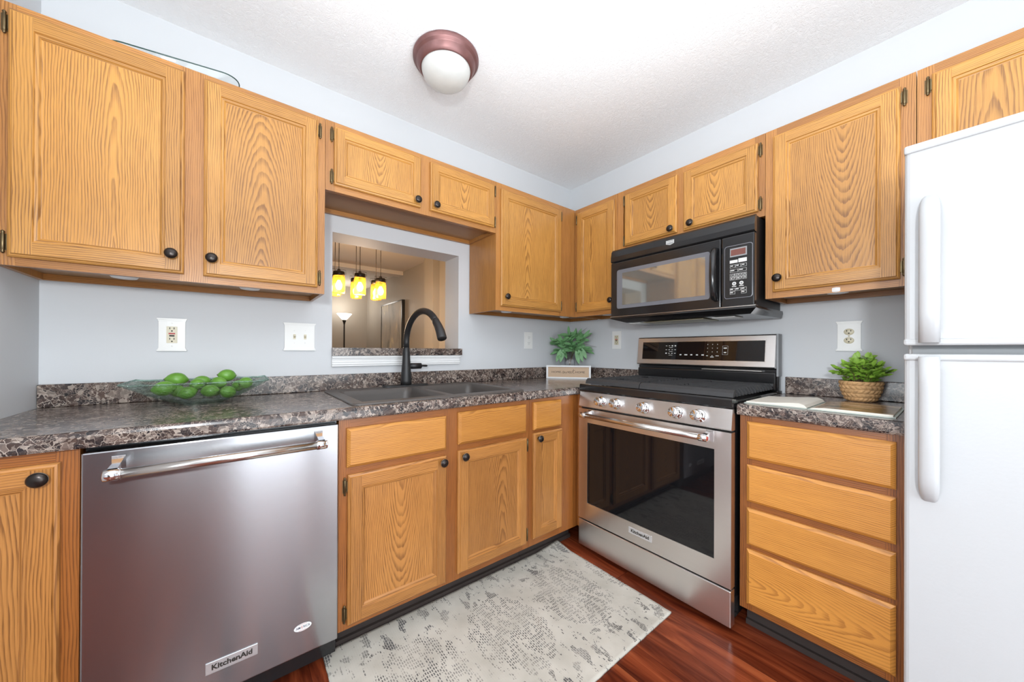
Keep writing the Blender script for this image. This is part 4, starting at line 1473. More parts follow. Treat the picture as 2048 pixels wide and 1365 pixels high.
# ------------------------------------------------------------------ rug
RX0, RX1, RY0, RY1 = -1.985, -0.745, -1.215, -0.553
M['rug'] = rug_mat(0, 0, 0, 0)
rc = Vector(((RX0 + RX1) / 2, (RY0 + RY1) / 2, 0.0))
mb = MB()
nx, ny = 90, 50
vs_, fs = [], []
for side in (1, 0):
    for i in range(nx + 1):
        for j in range(ny + 1):
            x = RX0 + (RX1 - RX0) * i / nx
            y = RY0 + (RY1 - RY0) * j / ny
            z = 0.0045 + 0.0018 * mnoise.noise(Vector((x * 6, y * 6, 0)))
            cdx, cdy = max(0, x - (RX1 - 0.16)), max(0, y - (RY1 - 0.10))
            z += 0.9 * cdx * cdy * (1 + 2 * cdx)
            e_ = 0.0015 * mnoise.noise(Vector((x * 40, y * 40, 3))) if i in (0, nx) or j in (0, ny) else 0
            vs_.append(Vector((x + e_, y + e_, z + 0.004 if side else z - 0.0035)))
n1 = (nx + 1) * (ny + 1)
for i in range(nx):
    for j in range(ny):
        a = i * (ny + 1) + j
        fs.append((a, a + ny + 1, a + ny + 2, a + 1))
        fs.append((n1 + a, n1 + a + 1, n1 + a + ny + 2, n1 + a + ny + 1))
for i in range(nx):
    for j in (0, ny):
        a, b_ = i * (ny + 1) + j, (i + 1) * (ny + 1) + j
        fs.append((a, b_, n1 + b_, n1 + a))
for j in range(ny):
    for i in (0, nx):
        a, b_ = i * (ny + 1) + j, i * (ny + 1) + j + 1
        fs.append((a, b_, n1 + b_, n1 + a))
mb.mesh(vs_, fs, 0, True)
tag(mb.build('rug', M['rug'], None, rc), 'pale woven rug with rows of dark dashes on the wood floor', 'rug')

# ------------------------------------------------------------------ ceiling lamp
LX, LY = -1.472, -0.530
cl = thing('ceiling_lamp', 'round flush ceiling lamp with reddish bronze rim and frosted bowl', 'ceiling lamp', (LX, LY, H))
T = lambda x, y, h: Vector((LX + x, LY + y, H - h))
mb = MB()
mb.lathe(T, [(0.145, 0.0005), (0.150, 0.004), (0.150, 0.012), (0.144, 0.018), (0.1435, 0.021), (0.140, 0.022), (0.139, 0.026), (0.136, 0.027), (0.134, 0.032), (0.126, 0.046), (0.119, 0.056), (0.114, 0.058), (0.112, 0.055), (0.112, 0.03)], 64, cap1=False)
mb.build('rim', M['lampbronze'], cl)
mb = MB()
mb.lathe(T, [(0.1125, 0.048), (0.1115, 0.060), (0.106, 0.078), (0.094, 0.096), (0.075, 0.110), (0.05, 0.119), (0.025, 0.1235), (0.0, 0.1245)], 56, cap0=False)
mb.build('bowl_shade', M['alabaster'], cl)

# ------------------------------------------------------------------ outlets and switches
def plate(F, name, label, s, z, kind, w_, h_, rim=True):
    o = thing(name, label, 'switch' if kind == 'switch' else 'outlet', F(s, z, 0.0))
    mb = MB()
    a, b_ = w_ / 2, h_ / 2
    if rim:                                  # moulded cover with flared top and bottom edges
        mb.box(F, s - a + 0.005, s + a - 0.005, z - b_, z + b_, 0.0005, 0.006)
        for q in (-1, 1):
            zz = z + q * (b_ - 0.003)
            mb.box(F, s - a, s + a, zz - 0.003, zz + 0.003, 0.0005, 0.009)
            zz = z + q * (b_ - 0.009)
            mb.box(F, s - a + 0.003, s + a - 0.003, zz - 0.003, zz + 0.003, 0.0005, 0.0075)
    else:
        mb.box(F, s - a, s + a, z - b_, z + b_, 0.0005, 0.006)
    for q in ((-1, 1) if kind != 'duplex' else (0,)):
        for x in ((-0.023, 0.023) if kind == 'switch' else (0.0,)):
            zz = z + q * (0.030 if kind == 'switch' else 0.047)
            mb.lathe(lambda p, r, h: F(s + x + p, zz + r, 0.006 + h), [(0.003, 0.0), (0.0028, 0.0008), (0.0, 0.001)], 10)
    mb.build('cover_plate', M['plastic'], o, bevel=0.0012)
    if kind == 'switch':
        for x in (-0.023, 0.023):
            mb = MB()
            mb.box(F, s + x - 0.0055, s + x + 0.0055, z - 0.012, z + 0.012, 0.0055, 0.0068, 0)
            mb.mesh([F(s + x + p, z + q_, r) for p in (-0.004, 0.004) for q_, r in ((-0.006, 0.0065), (0.009, 0.0065), (0.008, 0.016), (0.003, 0.016))],
                    [(0, 1, 2, 3), (4, 7, 6, 5), (0, 4, 5, 1), (1, 5, 6, 2), (2, 6, 7, 3), (3, 7, 4, 0)], 0, False)
            mb.build('toggle', M['almond'], o)
        return
    mb = MB()
    fc_ = M['plastic'] if kind == 'decora' else M['almond']

    def slots(zz, sc=1.0):
        for x in (-0.0065, 0.0065):
            mb.box(F, s + x - 0.0013, s + x + 0.0013, zz + 0.001, zz + 0.0085, 0.0088, 0.0095, 1)
        mb.lathe(lambda p, r, h: F(s + p, zz - 0.006 + r, 0.0089 + h), [(0.0027, 0.0), (0.0027, 0.0006), (0.0, 0.0007)], 10, 1)
    if kind == 'duplex':
        for q in (-0.0195, 0.0195):
            mb.lathe(lambda p, r, h: F(s + p * 1.02, z + q + r * 0.9, h), [(0.0165, 0.0055), (0.0165, 0.0082), (0.0155, 0.009), (0.0, 0.009)], 28, 0)
            slots(z + q)
        mb.lathe(lambda p, r, h: F(s + p, z + r, h), [(0.003, 0.0055), (0.003, 0.0075), (0.0, 0.008)], 10, 0)
    else:
        mb.box(F, s - 0.0165, s + 0.0165, z - 0.034, z + 0.034, 0.0055, 0.009, 0)
        slots(z + 0.0215)
        slots(z - 0.0215)
        mb.box(F, s - 0.010, s + 0.010, z + 0.0015, z + 0.0075, 0.009, 0.0105, 2 if kind == 'gfci' else 0)
        mb.box(F, s - 0.008, s + 0.008, z - 0.0075, z - 0.0015, 0.009, 0.0105, 1 if kind == 'gfci' else 0)
    mb.build('receptacle', [fc_, M['slot'] if kind != 'decora' else M['gasket'], M['red']], o)


plate(FA, 'wall_outlet', 'white outlet with almond socket and red button, above the glass dish', -2.4555, 1.183, 'gfci', 0.092, 0.135)
plate(FA, 'light_switch', 'white double switch plate left of the pass-through', -1.992, 1.187, 'switch', 0.140, 0.135)
plate(FA, 'wall_outlet', 'all-white outlet on the back wall left of the leafy vase', -0.476, 1.201, 'decora', 0.080, 0.125, False)
plate(FB, 'wall_outlet', 'white outlet with almond socket between leafy vase and range', 0.4445, 1.2045, 'gfci', 0.075, 0.130, False)
plate(FB, 'wall_outlet', 'white outlet with two round almond sockets above the basket plant', 1.650, 1.197, 'duplex', 0.086, 0.136)

# ------------------------------------------------------------------ sign
SC = Vector((-0.235, -0.185, 0.914))
sx = Vector((0.660, -0.751, 0)).normalized()
sn = Vector((-0.751, -0.660, 0)).normalized()
FS = lambda a, z, d: SC + sx * a + Vector((0, 0, 1)) * z + sn * d
sg = thing('tabletop_sign', 'small white-framed sign reading home sweet home in the corner', 'sign', SC)
HW, HH = 0.164, 0.100
mb = MB()
mb.box(FS, -HW, -HW + 0.014, 0.0003, HH, -0.012, 0.012)
mb.box(FS, HW - 0.014, HW, 0.0003, HH, -0.012, 0.012)
mb.box(FS, -HW + 0.014, HW - 0.014, 0.0003, 0.012, -0.012, 0.012)
mb.box(FS, -HW + 0.014, HW - 0.014, HH - 0.012, HH, -0.012, 0.012)
mb.build('frame', M['white'], sg, bevel=0.001)
mb = MB()
mb.box(FS, -HW + 0.0135, HW - 0.0135, 0.0115, HH - 0.0115, -0.010, 0.003)
mb.build('panel', M['tan'], sg)
mb = MB()
mb.text('HOME', 0.021, FS, -0.090, 0.049, 0.0036, 0, xs=1.18)
mb.text('HOME', 0.021, FS, 0.086, 0.049, 0.0036, 0, xs=1.18)


def catmull(pts, n=8):
    out_ = []
    P_ = [Vector(p) for p in pts]
    P_ = [P_[0]] + P_ + [P_[-1]]
    for i in range(1, len(P_) - 2):
        for k in range(n):
            t = k / n
            a, b_, c_, d_ = P_[i - 1], P_[i], P_[i + 1], P_[i + 2]
            out_.append(0.5 * ((2 * b_) + (c_ - a) * t + (2 * a - 5 * b_ + 4 * c_ - d_) * t * t + (3 * b_ - a - 3 * c_ + d_) * t ** 3))
    out_.append(P_[-2])
    return out_


sw = [(-.1, .02), (.18, .5), (.27, .62), (.26, .45), (.33, .2), (.22, -.02), (.08, .05), (.3, .02), (.48, .5), (.47, .2), (.55, .0), (.68, .2), (.75, .5), (.74, .2), (.82, .0), (.98, .25), (1.03, .55), (1.1, .45),
      (1.2, .2), (1.38, .35), (1.4, .55), (1.28, .55), (1.22, .25), (1.32, .0), (1.5, .12), (1.68, .35), (1.7, .55), (1.58, .55), (1.52, .25), (1.62, .0), (1.8, .12), (2.0, .55), (2.12, 1.15), (2.05, .6), (2.0, .15), (2.1, .0), (2.3, .12)]
cv = catmull([(x, y, 0) for x, y in sw], 6)
mb.tube([FS(-0.046 + p.x * 0.040, 0.041 + p.y * 0.027, 0.0034) for p in cv], 0.0009, 6)
mb.tube([FS(-0.046 + x * 0.040, 0.041 + y * 0.027, 0.0034) for x, y in ((1.88, .66), (2.1, .70), (2.42, .86))], 0.0008, 6)
mb.build('lettering', M['ink'], sg)


# ------------------------------------------------------------------ leaves
def leaf(mb, base, direction, normal, ln, wd, bend=0.3, mi=0, fold=0.25, pts=6):
    d_ = Vector(direction).normalized()
    n_ = Vector(normal)
    n_ = (n_ - d_ * n_.dot(d_)).normalized()
    s_ = d_.cross(n_)
    vs_, fs = [], []
    for i in range(pts + 1):
        t = i / pts
        hw = wd / 2 * (math.sin(PI * min(1, t * 0.92 + 0.08)) ** 0.75) if i < pts else 0.0004
        c_ = Vector(base) + d_ * ln * t - n_ * bend * ln * t * t
        vs_ += [c_ - s_ * hw + n_ * fold * hw, c_, c_ + s_ * hw + n_ * fold * hw]
    for i in range(pts):
        for k in (0, 1):
            a = i * 3 + k
            fs.append((a, a + 1, a + 4, a + 3))
    mb.mesh(vs_, fs, mi, True)


def rdir(r, zc=0.0, zs=1.0):
    return Vector((r.uniform(-1, 1), r.uniform(-1, 1), zc + zs * r.uniform(-1, 1))).normalized()


# vase with sage-like sprigs
VX, VY, VZ = -0.135, -0.112, 0.914
vsr = thing('vase_of_greenery', 'clear glass vase of long green leaves behind the small sign', 'vase', (VX, VY, VZ))
mb = MB()
q = 0.040
loops = []
for (hw, z) in ((q - 0.004, 0.0004), (q, 0.004), (q, 0.200), (q - 0.0035, 0.200), (q - 0.004, 0.012)):
    loops.append([Vector((VX + x, VY + y, VZ + z)) for x, y in [(sx.x * a + sn.x * b_, sx.y * a + sn.y * b_) for a, b_ in rr(-hw, hw, -hw, hw, 0.010, 3)]])
loft(mb, loops, 0, True)
mb.build('vase', M['vase'], vsr)
r = random.Random(21)
stm, lf = MB(), MB()
VC = Vector((VX, VY, VZ))
# sprig tips in the plane facing the room: (across, height), plus a little depth
tips = [(-0.15, 0.335), (-0.085, 0.345), (-0.012, 0.405), (0.04, 0.375), (0.09, 0.385), (0.155, 0.385), (0.16, 0.27), (-0.13, 0.25), (0.075, 0.29)]
for i, (a, h) in enumerate(tips):
    dep = r.uniform(0.0, 0.06)
    tip = VC + sx * a * 0.66 + sn * dep + Vector((0, 0, 0.05 + (h - 0.05) * 0.80))
    foot_ = VC - sx * a * 0.14 - sn * dep * 0.2 + Vector((0, 0, 0.02))
    neck = VC + sx * max(-0.028, min(0.028, a * 0.25)) + sn * 0.008 + Vector((0, 0, 0.19))
    pp = catmull([foot_, VC + Vector((0, 0, 0.1)) + (neck - VC - Vector((0, 0, 0.1))) * 0.3, neck, neck + (tip - neck) * 0.55 + Vector((0, 0, 0.015)), tip], 3)
    stm.tube(pp, 0.0013, 5)
    seg_ = [p for p in pp if p.z > VZ + 0.20]
    k = len(seg_)
    for j, p in enumerate(seg_):
        t = (seg_[min(j + 1, k - 1)] - seg_[max(j - 1, 0)]).normalized()
        for sgn in (-1, 1):
            dd = (t * r.uniform(0.3, 0.9) + sx * sgn * r.uniform(0.2, 1.0) + sn * r.uniform(-0.1, 0.6) + Vector((0, 0, r.uniform(-0.7, 0.25)))).normalized()
            ln = r.uniform(0.062, 0.092)
            if (p + dd * ln).x > -0.03 or (p + dd * ln).y > -0.03:
                dd = (dd + sn * 0.9).normalized()
            leaf(lf, p, dd, sn * r.uniform(0.3, 1.2) + Vector((0, 0, r.uniform(0.2, 1.0))) + sx * r.uniform(-0.5, 0.5), ln, r.uniform(0.022, 0.030), r.uniform(0.0, 0.2))
    t = (seg_[-1] - seg_[-2]).normalized()
    leaf(lf, seg_[-1], t, sn, 0.075, 0.022, 0.05)
for a, h, ln in ((-0.105, 0.165, 0.105), (-0.075, 0.16, 0.10), (0.07, 0.155, 0.105), (0.10, 0.165, 0.10), (0.135, 0.175, 0.09)):
    b0_ = VC + sx * a * 0.66 + sn * 0.045 + Vector((0, 0, h + 0.055))
    leaf(lf, b0_, Vector((0, 0, -0.9)) + sx * (a * 3.0) + sn * 0.12, sn, ln, 0.032, 0.03)
for a, b_ in ((0.09, 0.20), (0.05, 0.13)):
    p0 = VC + sx * a + sn * 0.02 + Vector((0, 0, 0.27 if a == 0.09 else 0.33))
    stm.tube([p0, p0 + sx * (b_ - a) + Vector((0, 0, -0.03 if a == 0.09 else 0.06))], [0.0016, 0.0008], 5)
stm.build('stems', M['stem'], vsr)
lf.build('leaves', M['leafA'], vsr, recalc=False)

# ------------------------------------------------------------------ basket plant
BX, BY, BZ = -0.096, -1.698, 0.914
bp = thing('potted_plant', 'bright green leafy plant in a round woven basket on the short worktop', 'plant', (BX, BY, BZ))
mb = MB()
prof = [(0.042, 0.0), (0.049, 0.008), (0.057, 0.028), (0.063, 0.050), (0.066, 0.070), (0.067, 0.085)]
n, rows = 150, 60
vs_, fs = [], []


def pr_at(t):
    z = 0.086 * t
    for (r0, z0), (r1, z1) in zip(prof[:-1], prof[1:]):
        if z0 <= z <= z1 + 1e-6:
            return r0 + (r1 - r0) * (z - z0) / (z1 - z0)
    return prof[-1][0]


for j in range(rows + 1):
    t = j / rows
    for k in range(n):
        a = 2 * PI * k / n
        rw = t * 5
        band_ = int(min(4, rw))
        fr_ = rw - band_
        ph = a * 22 + (band_ % 2) * PI + (fr_ - 0.5) * (3.6 if band_ % 2 else -3.6)
        bulge = 0.0052 * abs(math.sin(ph / 2 * 1.0)) ** 0.6 * math.sin(PI * min(1, max(0, fr_))) ** 0.5
        rr_ = pr_at(t) - 0.003 + bulge
        vs_.append(Vector((BX + rr_ * math.cos(a), BY + rr_ * math.sin(a), BZ + 0.0005 + 0.086 * t)))
for j in range(rows):
    for k in range(n):
        k2 = (k + 1) % n
        fs.append((j * n + k, j * n + k2, (j + 1) * n + k2, (j + 1) * n + k))
fs.append(tuple(range(n))[::-1])
mb.mesh(vs_, fs, 0, True)
mb.lathe(lambda x, y, h: Vector((BX + x, BY + y, BZ + h)), [(0.064, 0.086), (0.060, 0.086), (0.055, 0.06), (0.0, 0.06)], 40, 0, True, cap0=False)
mb.build('basket', M['basket'], bp)
r = random.Random(5)
stm, lf = MB(), MB()
for i in range(46):
    a = r.uniform(0, 2 * PI)
    q = r.uniform(0.0, 1.0) ** 0.6
    # wider along the wall than away from it
    ex, ey = (0.050 if math.cos(a) > 0 else 0.095), (0.098 if math.sin(a) > 0 else 0.092)
    hgt = 0.112 + (0.205 - 0.112) * (1 - q) * r.uniform(0.75, 1.0) + r.uniform(-0.015, 0.012)
    root_ = Vector((BX + 0.03 * math.cos(a) * q, BY + 0.04 * math.sin(a) * q, BZ + 0.062))
    tip = Vector((BX + ex * math.cos(a) * q, BY + ey * math.sin(a) * q, BZ + hgt))
    pp = catmull([root_, root_ + (tip - root_) * 0.5 + Vector((0, 0, 0.02)), tip], 4)
    stm.tube(pp, 0.0011, 5)
    for j in range(2, len(pp)):
        t = (pp[min(j + 1, len(pp) - 1)] - pp[j - 1]).normalized()
        for sgn in (-1, 1):
            sd_ = t.cross(Vector((0, 0, 1)) + rdir(r) * 0.3).normalized()
            dd = (t * 0.5 + sd_ * sgn + Vector((0, 0, r.uniform(-0.1, 0.5)))).normalized()
            ln = r.uniform(0.019, 0.029)
            if (pp[j] + dd * ln).x > -0.03:
                continue
            leaf(lf, pp[j], dd, Vector((-0.5, 0, 1)) + rdir(r) * 0.4, ln, ln * 0.55, 0.25, 0, 0.2, 5)
    leaf(lf, pp[-1], (pp[-1] - pp[-2]) + Vector((0, 0, 0.002)), Vector((-0.6, 0, 0.8)), 0.027, 0.016, 0.2)
stm.build('stems', M['stem'], bp)
lf.build('leaves', M['leafB'], bp, recalc=False)

# ------------------------------------------------------------------ open book
bk = thing('open_book', 'open book with a blank and a photo page on the short worktop', 'book', (-0.41, -1.62, 0.914))
mb = MB()
KX0, KX1 = -0.575, -0.285
ys_, yr_ = -1.622, (-1.424, -1.832)
mb.box(FW, KX0, KX1, yr_[1], ys_ - 0.006, 0.9145, 0.9175)
mb.box(FW, KX0, KX1, ys_ + 0.006, yr_[0], 0.9145, 0.9170)
mb.box(FW, KX0, KX1, ys_ - 0.006, ys_ + 0.006, 0.9145, 0.9160)
mb.build('cover', M['cover'], bk)


def pages(yo, top, mi_top, name, prof_):
    mb = MB()
    n_ = len(prof_)
    x0, x1 = KX0 + 0.004, KX1 - 0.004
    vs_ = []
    for x in (x0, x1):
        for t, h in prof_:
            vs_.append(Vector((x, ys_ + (yo - ys_) * t, 0.9178 + h)))
        for t, h in prof_:
            vs_.append(Vector((x, ys_ + (yo - ys_) * t, 0.9178)))
    m_ = 2 * n_
    fs = []
    mis = []
    for i in range(n_ - 1):
        fs.append((i, i + 1, m_ + i + 1, m_ + i)); mis.append(mi_top)
        fs.append((i, n_ + i, n_ + i + 1, i + 1)); mis.append(0)
        fs.append((m_ + i, m_ + i + 1, m_ + n_ + i + 1, m_ + n_ + i)); mis.append(0)
    fs.append((n_ - 1, 2 * n_ - 1, m_ + 2 * n_ - 1, m_ + n_ - 1)); mis.append(0)
    k0 = len(mb.f)
    mb.mesh(vs_, fs, 0, False)
    for i, q_ in enumerate(mis):
        mb.mi[k0 + i] = q_
    return mb.build(name, [M['paper'], M['photo']], bk, recalc=False)


pages(yr_[0] - 0.006, True, 0, 'left_page', [(0.02, 0.001), (0.06, 0.010), (0.14, 0.0155), (0.28, 0.014), (0.5, 0.009), (0.75, 0.0055), (1.0, 0.004)])
rp = pages(yr_[1] + 0.006, True, 1, 'right_page', [(0.02, 0.001), (0.07, 0.004), (0.2, 0.007), (0.45, 0.0075), (0.75, 0.007), (1.0, 0.0065)])
rp['label'] = 'glossy photo page in browns and greens'

# ------------------------------------------------------------------ glass dish with limes
gd = thing('glass_dish', 'long pale green textured glass dish holding limes on the worktop', 'dish', (-2.345, -0.20, 0.914))
GX, GY, GZ = -2.345, -0.195, 0.9145


def dish(mb, cx_, cy_, z0, lx, ly, hx, hy, th=0.004, nx=40, ny=18, wob=0.0, mi=0):
    """rectangular slumped dish: long ends sweep up to hx, sides to hy"""
    def top(u, v):
        x, y = u * lx, v * ly
        z = hx * abs(u) ** 2.4 * (1 - 0.0 * v * v) + hy * max(0, (abs(v) - 0.35) / 0.65) ** 1.6
        z = max(hx * max(0, (abs(u) - 0.22) / 0.78) ** 1.25, hy * max(0, (abs(v) - 0.25) / 0.75) ** 1.2)
        if wob:
            z += wob * mnoise.noise(Vector((x * 40, y * 40, 1))) * max(abs(u), abs(v))
        return Vector((cx_ + x, cy_ + y, z0 + z))
    vs_, fs = [], []
    for off in (th, 0.0):
        for i in range(nx + 1):
            for j in range(ny + 1):
                vs_.append(top(-1 + 2 * i / nx, -1 + 2 * j / ny) + Vector((0, 0, off)))
    n1 = (nx + 1) * (ny + 1)
    ids = lambda i, j: i * (ny + 1) + j
    for i in range(nx):
        for j in range(ny):
            fs.append((ids(i, j), ids(i + 1, j), ids(i + 1, j + 1), ids(i, j + 1)))
            fs.append((n1 + ids(i, j), n1 + ids(i, j + 1), n1 + ids(i + 1, j + 1), n1 + ids(i + 1, j)))
    for i in range(nx):
        for j in (0, ny):
            fs.append((ids(i, j), ids(i + 1, j), n1 + ids(i + 1, j), n1 + ids(i, j)))
    for j in range(ny):
        for i in (0, nx):
            fs.append((ids(i, j), ids(i, j + 1), n1 + ids(i, j + 1), n1 + ids(i, j)))
    mb.mesh(vs_, fs, mi, True)


mb = MB()
dish(mb, GX, GY, GZ, 0.205, 0.125, 0.088, 0.084, 0.005, 40, 20, 0.004)
mb.build('dish', M['bowl'], gd)
mb = MB()
rimp = []
for k in range(60):
    u = k / 60
    a = 4 * u
    if a < 1: p = (-1 + 2 * a, -1)
    elif a < 2: p = (1, -1 + 2 * (a - 1))
    elif a < 3: p = (1 - 2 * (a - 2), 1)
    else: p = (-1, 1 - 2 * (a - 3))
    zz = max(0.088 * max(0, (abs(p[0]) - 0.22) / 0.78) ** 1.25, 0.084 * max(0, (abs(p[1]) - 0.25) / 0.75) ** 1.2)
    rimp.append((GX + p[0] * 0.205, GY + p[1] * 0.125, GZ + 0.0025 + zz))
rimp.append(rimp[0])
M['rimglass'] = thin_glass('rolled_glass_rim', (0.80, 0.92, 0.87), 0.1, 0.6, 150.0, 1.9, (0.5, 0.72, 0.63))
mb.tube(rimp, 0.0032, 6, cap=False)
mb.build('rolled_rim', M['rimglass'], gd)
lb_ = MB()
lb_.lathe(lambda x, y, h: Vector((h, x, y)), [(0.0, -0.0385), (0.004, -0.037), (0.0075, -0.034), (0.015, -0.0285), (0.0225, -0.019), (0.0268, -0.008), (0.0275, 0.002), (0.0255, 0.013), (0.0205, 0.0225), (0.012, 0.0305), (0.0065, 0.034), (0.0045, 0.0365), (0.0, 0.0375)], 26)
LIME = proto(lb_, M['limeA'], 'lime')
st_ = MB()
st_.lathe(lambda x, y, h: Vector((h, x, y)), [(0.0, -0.0395), (0.003, -0.0392), (0.0034, -0.0378), (0.0, -0.0365)], 10)
STEM = proto(st_, M['limestem'], 'stem_end')
limes = [(-2.448, -0.262, 0.965, 1.10, 0.1, 'lime at the front left of the glass dish'), (-2.386, -0.245, 0.948, 0.95, 0.25, 'lime at the front of the dish, second from its left end'),
         (-2.322, -0.248, 0.947, 0.98, -0.4, 'lime at the front of the dish, third from its left end'), (-2.268, -0.238, 0.953, 0.98, 0.6, 'lime at the front of the dish, fourth from its left end'),
         (-2.212, -0.225, 0.972, 0.97, 0.9, 'lime nearest the right end of the glass dish'), (-2.361, -0.212, 0.990, 0.95, 1.2, 'lime in the middle of the pile, behind the front limes'),
         (-2.297, -0.205, 0.992, 1.0, -0.7, 'lime in the middle of the pile, right of centre'), (-2.418, -0.185, 0.968, 0.95, 2.2, 'lime low in the left half of the dish, mostly covered'),
         (-2.424, -0.160, 1.004, 1.12, 0.15, 'large lime on top of the pile at the left'), (-2.350, -0.150, 0.996, 0.95, 0.0, 'lime at the back of the pile, its top above the dish rim'),
         (-2.272, -0.165, 1.018, 1.03, 0.35, 'topmost lime of the pile, at the right'), (-2.236, -0.165, 0.972, 0.95, 1.8, 'lime low at the back right of the dish'),
         (-2.310, -0.150, 0.956, 0.95, 1.0, 'lime at the bottom of the pile, at the back')]


def dish_h(x, y):
    u, v = abs(x - GX) / 0.205, abs(y - GY) / 0.125
    return GZ + 0.006 + max(0.088 * max(0, (u - 0.22) / 0.78) ** 1.25, 0.084 * max(0, (v - 0.25) / 0.75) ** 1.2)


lp = [Vector(q[:3]) for q in limes]
lr = [0.0236 * q[3] for q in limes]
for it in range(200):
    for i in range(len(lp)):
        for j in range(i):
            dv_ = lp[i] - lp[j]
            need = (lr[i] + lr[j]) * 1.07
            if dv_.length < need:
                push = dv_.normalized() * (need - dv_.length) * 0.5
                lp[i] += push
                lp[j] -= push
        p_ = lp[i]
        for k in range(8):
            a_ = k * PI / 4
            q_ = lr[i] * 0.75
            hz_ = dish_h(p_.x + q_ * math.cos(a_), p_.y + q_ * math.sin(a_)) + lr[i] * 0.70
            p_.z = max(p_.z, hz_)
        p_.z = max(p_.z, dish_h(p_.x, p_.y) + lr[i] * 1.03)
        p_.x = min(max(p_.x, GX - 0.135), GX + 0.135)
        p_.y = min(max(p_.y, GY - 0.062), GY + 0.062)
for i, (x, y, z, sc, rz, lb) in enumerate(limes):
    x, y, z = lp[i]
    o = bpy.data.objects.new('lime', LIME)
    COL.objects.link(o)
    o.location = (x, y, z)
    o.rotation_euler = (R.uniform(0, 6), R.uniform(-0.3, 0.3), rz)
    o.scale = (sc * 0.84, sc * 0.86, sc * 0.86)
    tag(o, lb, 'lime', 'limes in the glass dish')
    c_ = bpy.data.objects.new('stem_end', STEM)
    COL.objects.link(c_)
    c_.parent = o

# ------------------------------------------------------------------ glass platter on top of the cabinet
gp = thing('glass_platter', 'clear glass platter with rounded corners lying on top of the wall cabinet', 'platter', (-2.42, -0.16, 2.1315))
mb = MB()
PXc, PYc = -2.430, -0.112


def plat(hw, hd_, r_, z):
    return [Vector((PXc + a, PYc + b_, z + a * 0.104)) for a, b_ in rr(-hw, hw, -hd_, hd_, r_, 8)]


loft(mb, [plat(0.10, 0.035, 0.03, 2.143), plat(0.13, 0.055, 0.04, 2.150), plat(0.17, 0.075, 0.05, 2.185), plat(0.192, 0.088, 0.055, 2.207), plat(0.194, 0.089, 0.055, 2.211), plat(0.190, 0.086, 0.055, 2.211), plat(0.166, 0.071, 0.05, 2.188), plat(0.128, 0.052, 0.04, 2.154), plat(0.10, 0.033, 0.03, 2.147)], 0, True)
mb.build('platter', M['plate'], gp)
mb = MB()
ed = plat(0.192, 0.088, 0.055, 2.2095)
mb.tube(ed + [ed[0]], 0.0022, 8, cap=False)
e_ = mb.build('edge', M['plateedge'], gp)
e_['label'] = 'dark green polished edge'

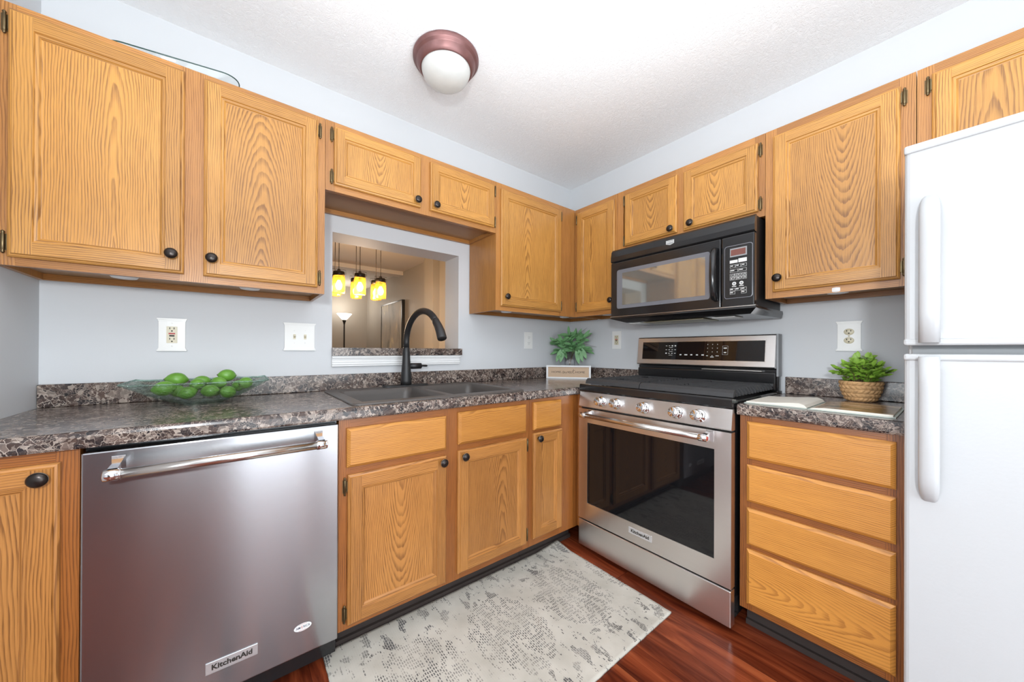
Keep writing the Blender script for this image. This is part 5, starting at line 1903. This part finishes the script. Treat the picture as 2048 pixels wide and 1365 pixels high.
# ------------------------------------------------------------------ beyond the pass-through
JH = 0.225
jars = [(-1.464, 1.587, 1.662, 'amber jar pendant at the left of the cluster, nearer the kitchen'), (-1.459, 1.773, 1.662, 'amber jar pendant at the left of the cluster, farther away and lower in view'),
        (-1.278, 1.559, 1.662, 'amber jar pendant in the middle of the cluster, nearer the kitchen'), (-1.244, 1.822, 1.662, 'amber jar pendant in the middle of the cluster, farther away'),
        (-1.039, 1.669, 1.662, 'amber jar pendant at the right of the cluster, nearer the kitchen'), (-1.040, 1.816, 1.662, 'amber jar pendant at the right of the cluster, half hidden behind another')]
for i, (x, y, z, lb) in enumerate(jars):
    p = thing('pendant_lamp', lb, 'pendant lamp', (x, y, 2.446), 'amber jar pendant lamps')
    T = lambda a, b_, h: Vector((x + a, y + b_, z + h))
    mb = MB()
    mb.lathe(T, [(0.0, 0.0), (0.048, 0.0), (0.054, 0.006), (0.055, 0.15), (0.050, 0.165), (0.047, 0.170)], 28, 0, True, cap1=False)
    mb.build('jar', M['amber'], p)
    mb = MB()
    mb.lathe(T, [(0.047, 0.166), (0.051, 0.168), (0.051, 0.205), (0.047, 0.209), (0.016, 0.212), (0.014, 0.228), (0.006, 0.235), (0.0, 0.236)], 28)
    mb.tube([T(-0.05, 0, 0.185), T(-0.062, 0, 0.19), T(-0.062, 0, 0.228), T(0.062, 0, 0.228), T(0.062, 0, 0.19), T(0.05, 0, 0.185)], 0.0018, 6)
    mb.lathe(T, [(0.016, 0.165), (0.016, 0.13), (0.012, 0.125)], 14)
    mb.build('lid', M['lampbronze'] if False else M['bronze'], p)
    mb = MB()
    mb.lathe(T, [(0.010, 0.130), (0.015, 0.118), (0.029, 0.088), (0.030, 0.066), (0.021, 0.042), (0.0, 0.032)], 18)
    mb.build('bulb', M['bulb'], p)
    mb = MB()
    mb.tube([T(0, 0, 0.234), Vector((x, y, 2.4385))], 0.0032, 8)
    mb.build('cord', M['cord'], p)
    mb = MB()
    mb.lathe(lambda a, b_, h: Vector((x + a, y + b_, 2.4455 - h)), [(0.045, 0.0), (0.045, 0.004), (0.012, 0.010), (0.0, 0.0105)], 20)
    mb.build('ceiling_cap', M['bronze'], p)
lamp('pendant_glow', 'POINT', (-1.25, 1.70, 1.52), 62, (1.0, 0.76, 0.54), rad=0.15)

tx, ty_ = -0.545, 5.30
to = thing('floor_lamp', 'lit torchiere floor lamp with white bowl against the far wall', 'floor lamp', (tx, ty_, 0))
T = lambda a, b_, h: Vector((tx + a, ty_ + b_, h))
mb = MB()
mb.lathe(T, [(0.0, 0.0), (0.135, 0.0), (0.135, 0.012), (0.05, 0.025), (0.014, 0.035), (0.0, 0.036)], 28)
mb.build('base', M['blackmatte'], to)
mb = MB()
mb.lathe(T, [(0.0125, 0.03), (0.0125, 1.62), (0.022, 1.66), (0.035, 1.70), (0.036, 1.712), (0.0, 1.715)], 18)
mb.build('pole', M['blackmatte'], to)
mb = MB()
mb.lathe(T, [(0.034, 1.713), (0.06, 1.735), (0.105, 1.79), (0.142, 1.835), (0.138, 1.835), (0.10, 1.79), (0.05, 1.738), (0.0, 1.73)], 32)
mb.build('lamp_shade', M['lampglow'], to)
lamp('torchiere_glow', 'POINT', (tx, ty_, 1.95), 11, (1.0, 0.95, 0.86), rad=0.22)

pa = thing('framed_painting', 'tall abstract painting in a thin black frame on the far right wall', 'painting', (-0.02, 4.08, 1.45))
mb = MB()
y0_, y1_, z0_, z1_ = 3.57, 4.60, 0.80, 1.965
for bx in ((y0_, y0_ + 0.02, z0_, z1_), (y1_ - 0.02, y1_, z0_, z1_), (y0_ + 0.02, y1_ - 0.02, z0_, z0_ + 0.02), (y0_ + 0.02, y1_ - 0.02, z1_ - 0.02, z1_)):
    mb.box(FW, -0.055, -0.002, *bx)
mb.build('frame', M['black'], pa)
mb = MB()
mb.box(FW, -0.048, -0.012, y0_ + 0.02, y1_ - 0.02, z0_ + 0.02, z1_ - 0.02)
mb.build('canvas', M['canvas'], pa)
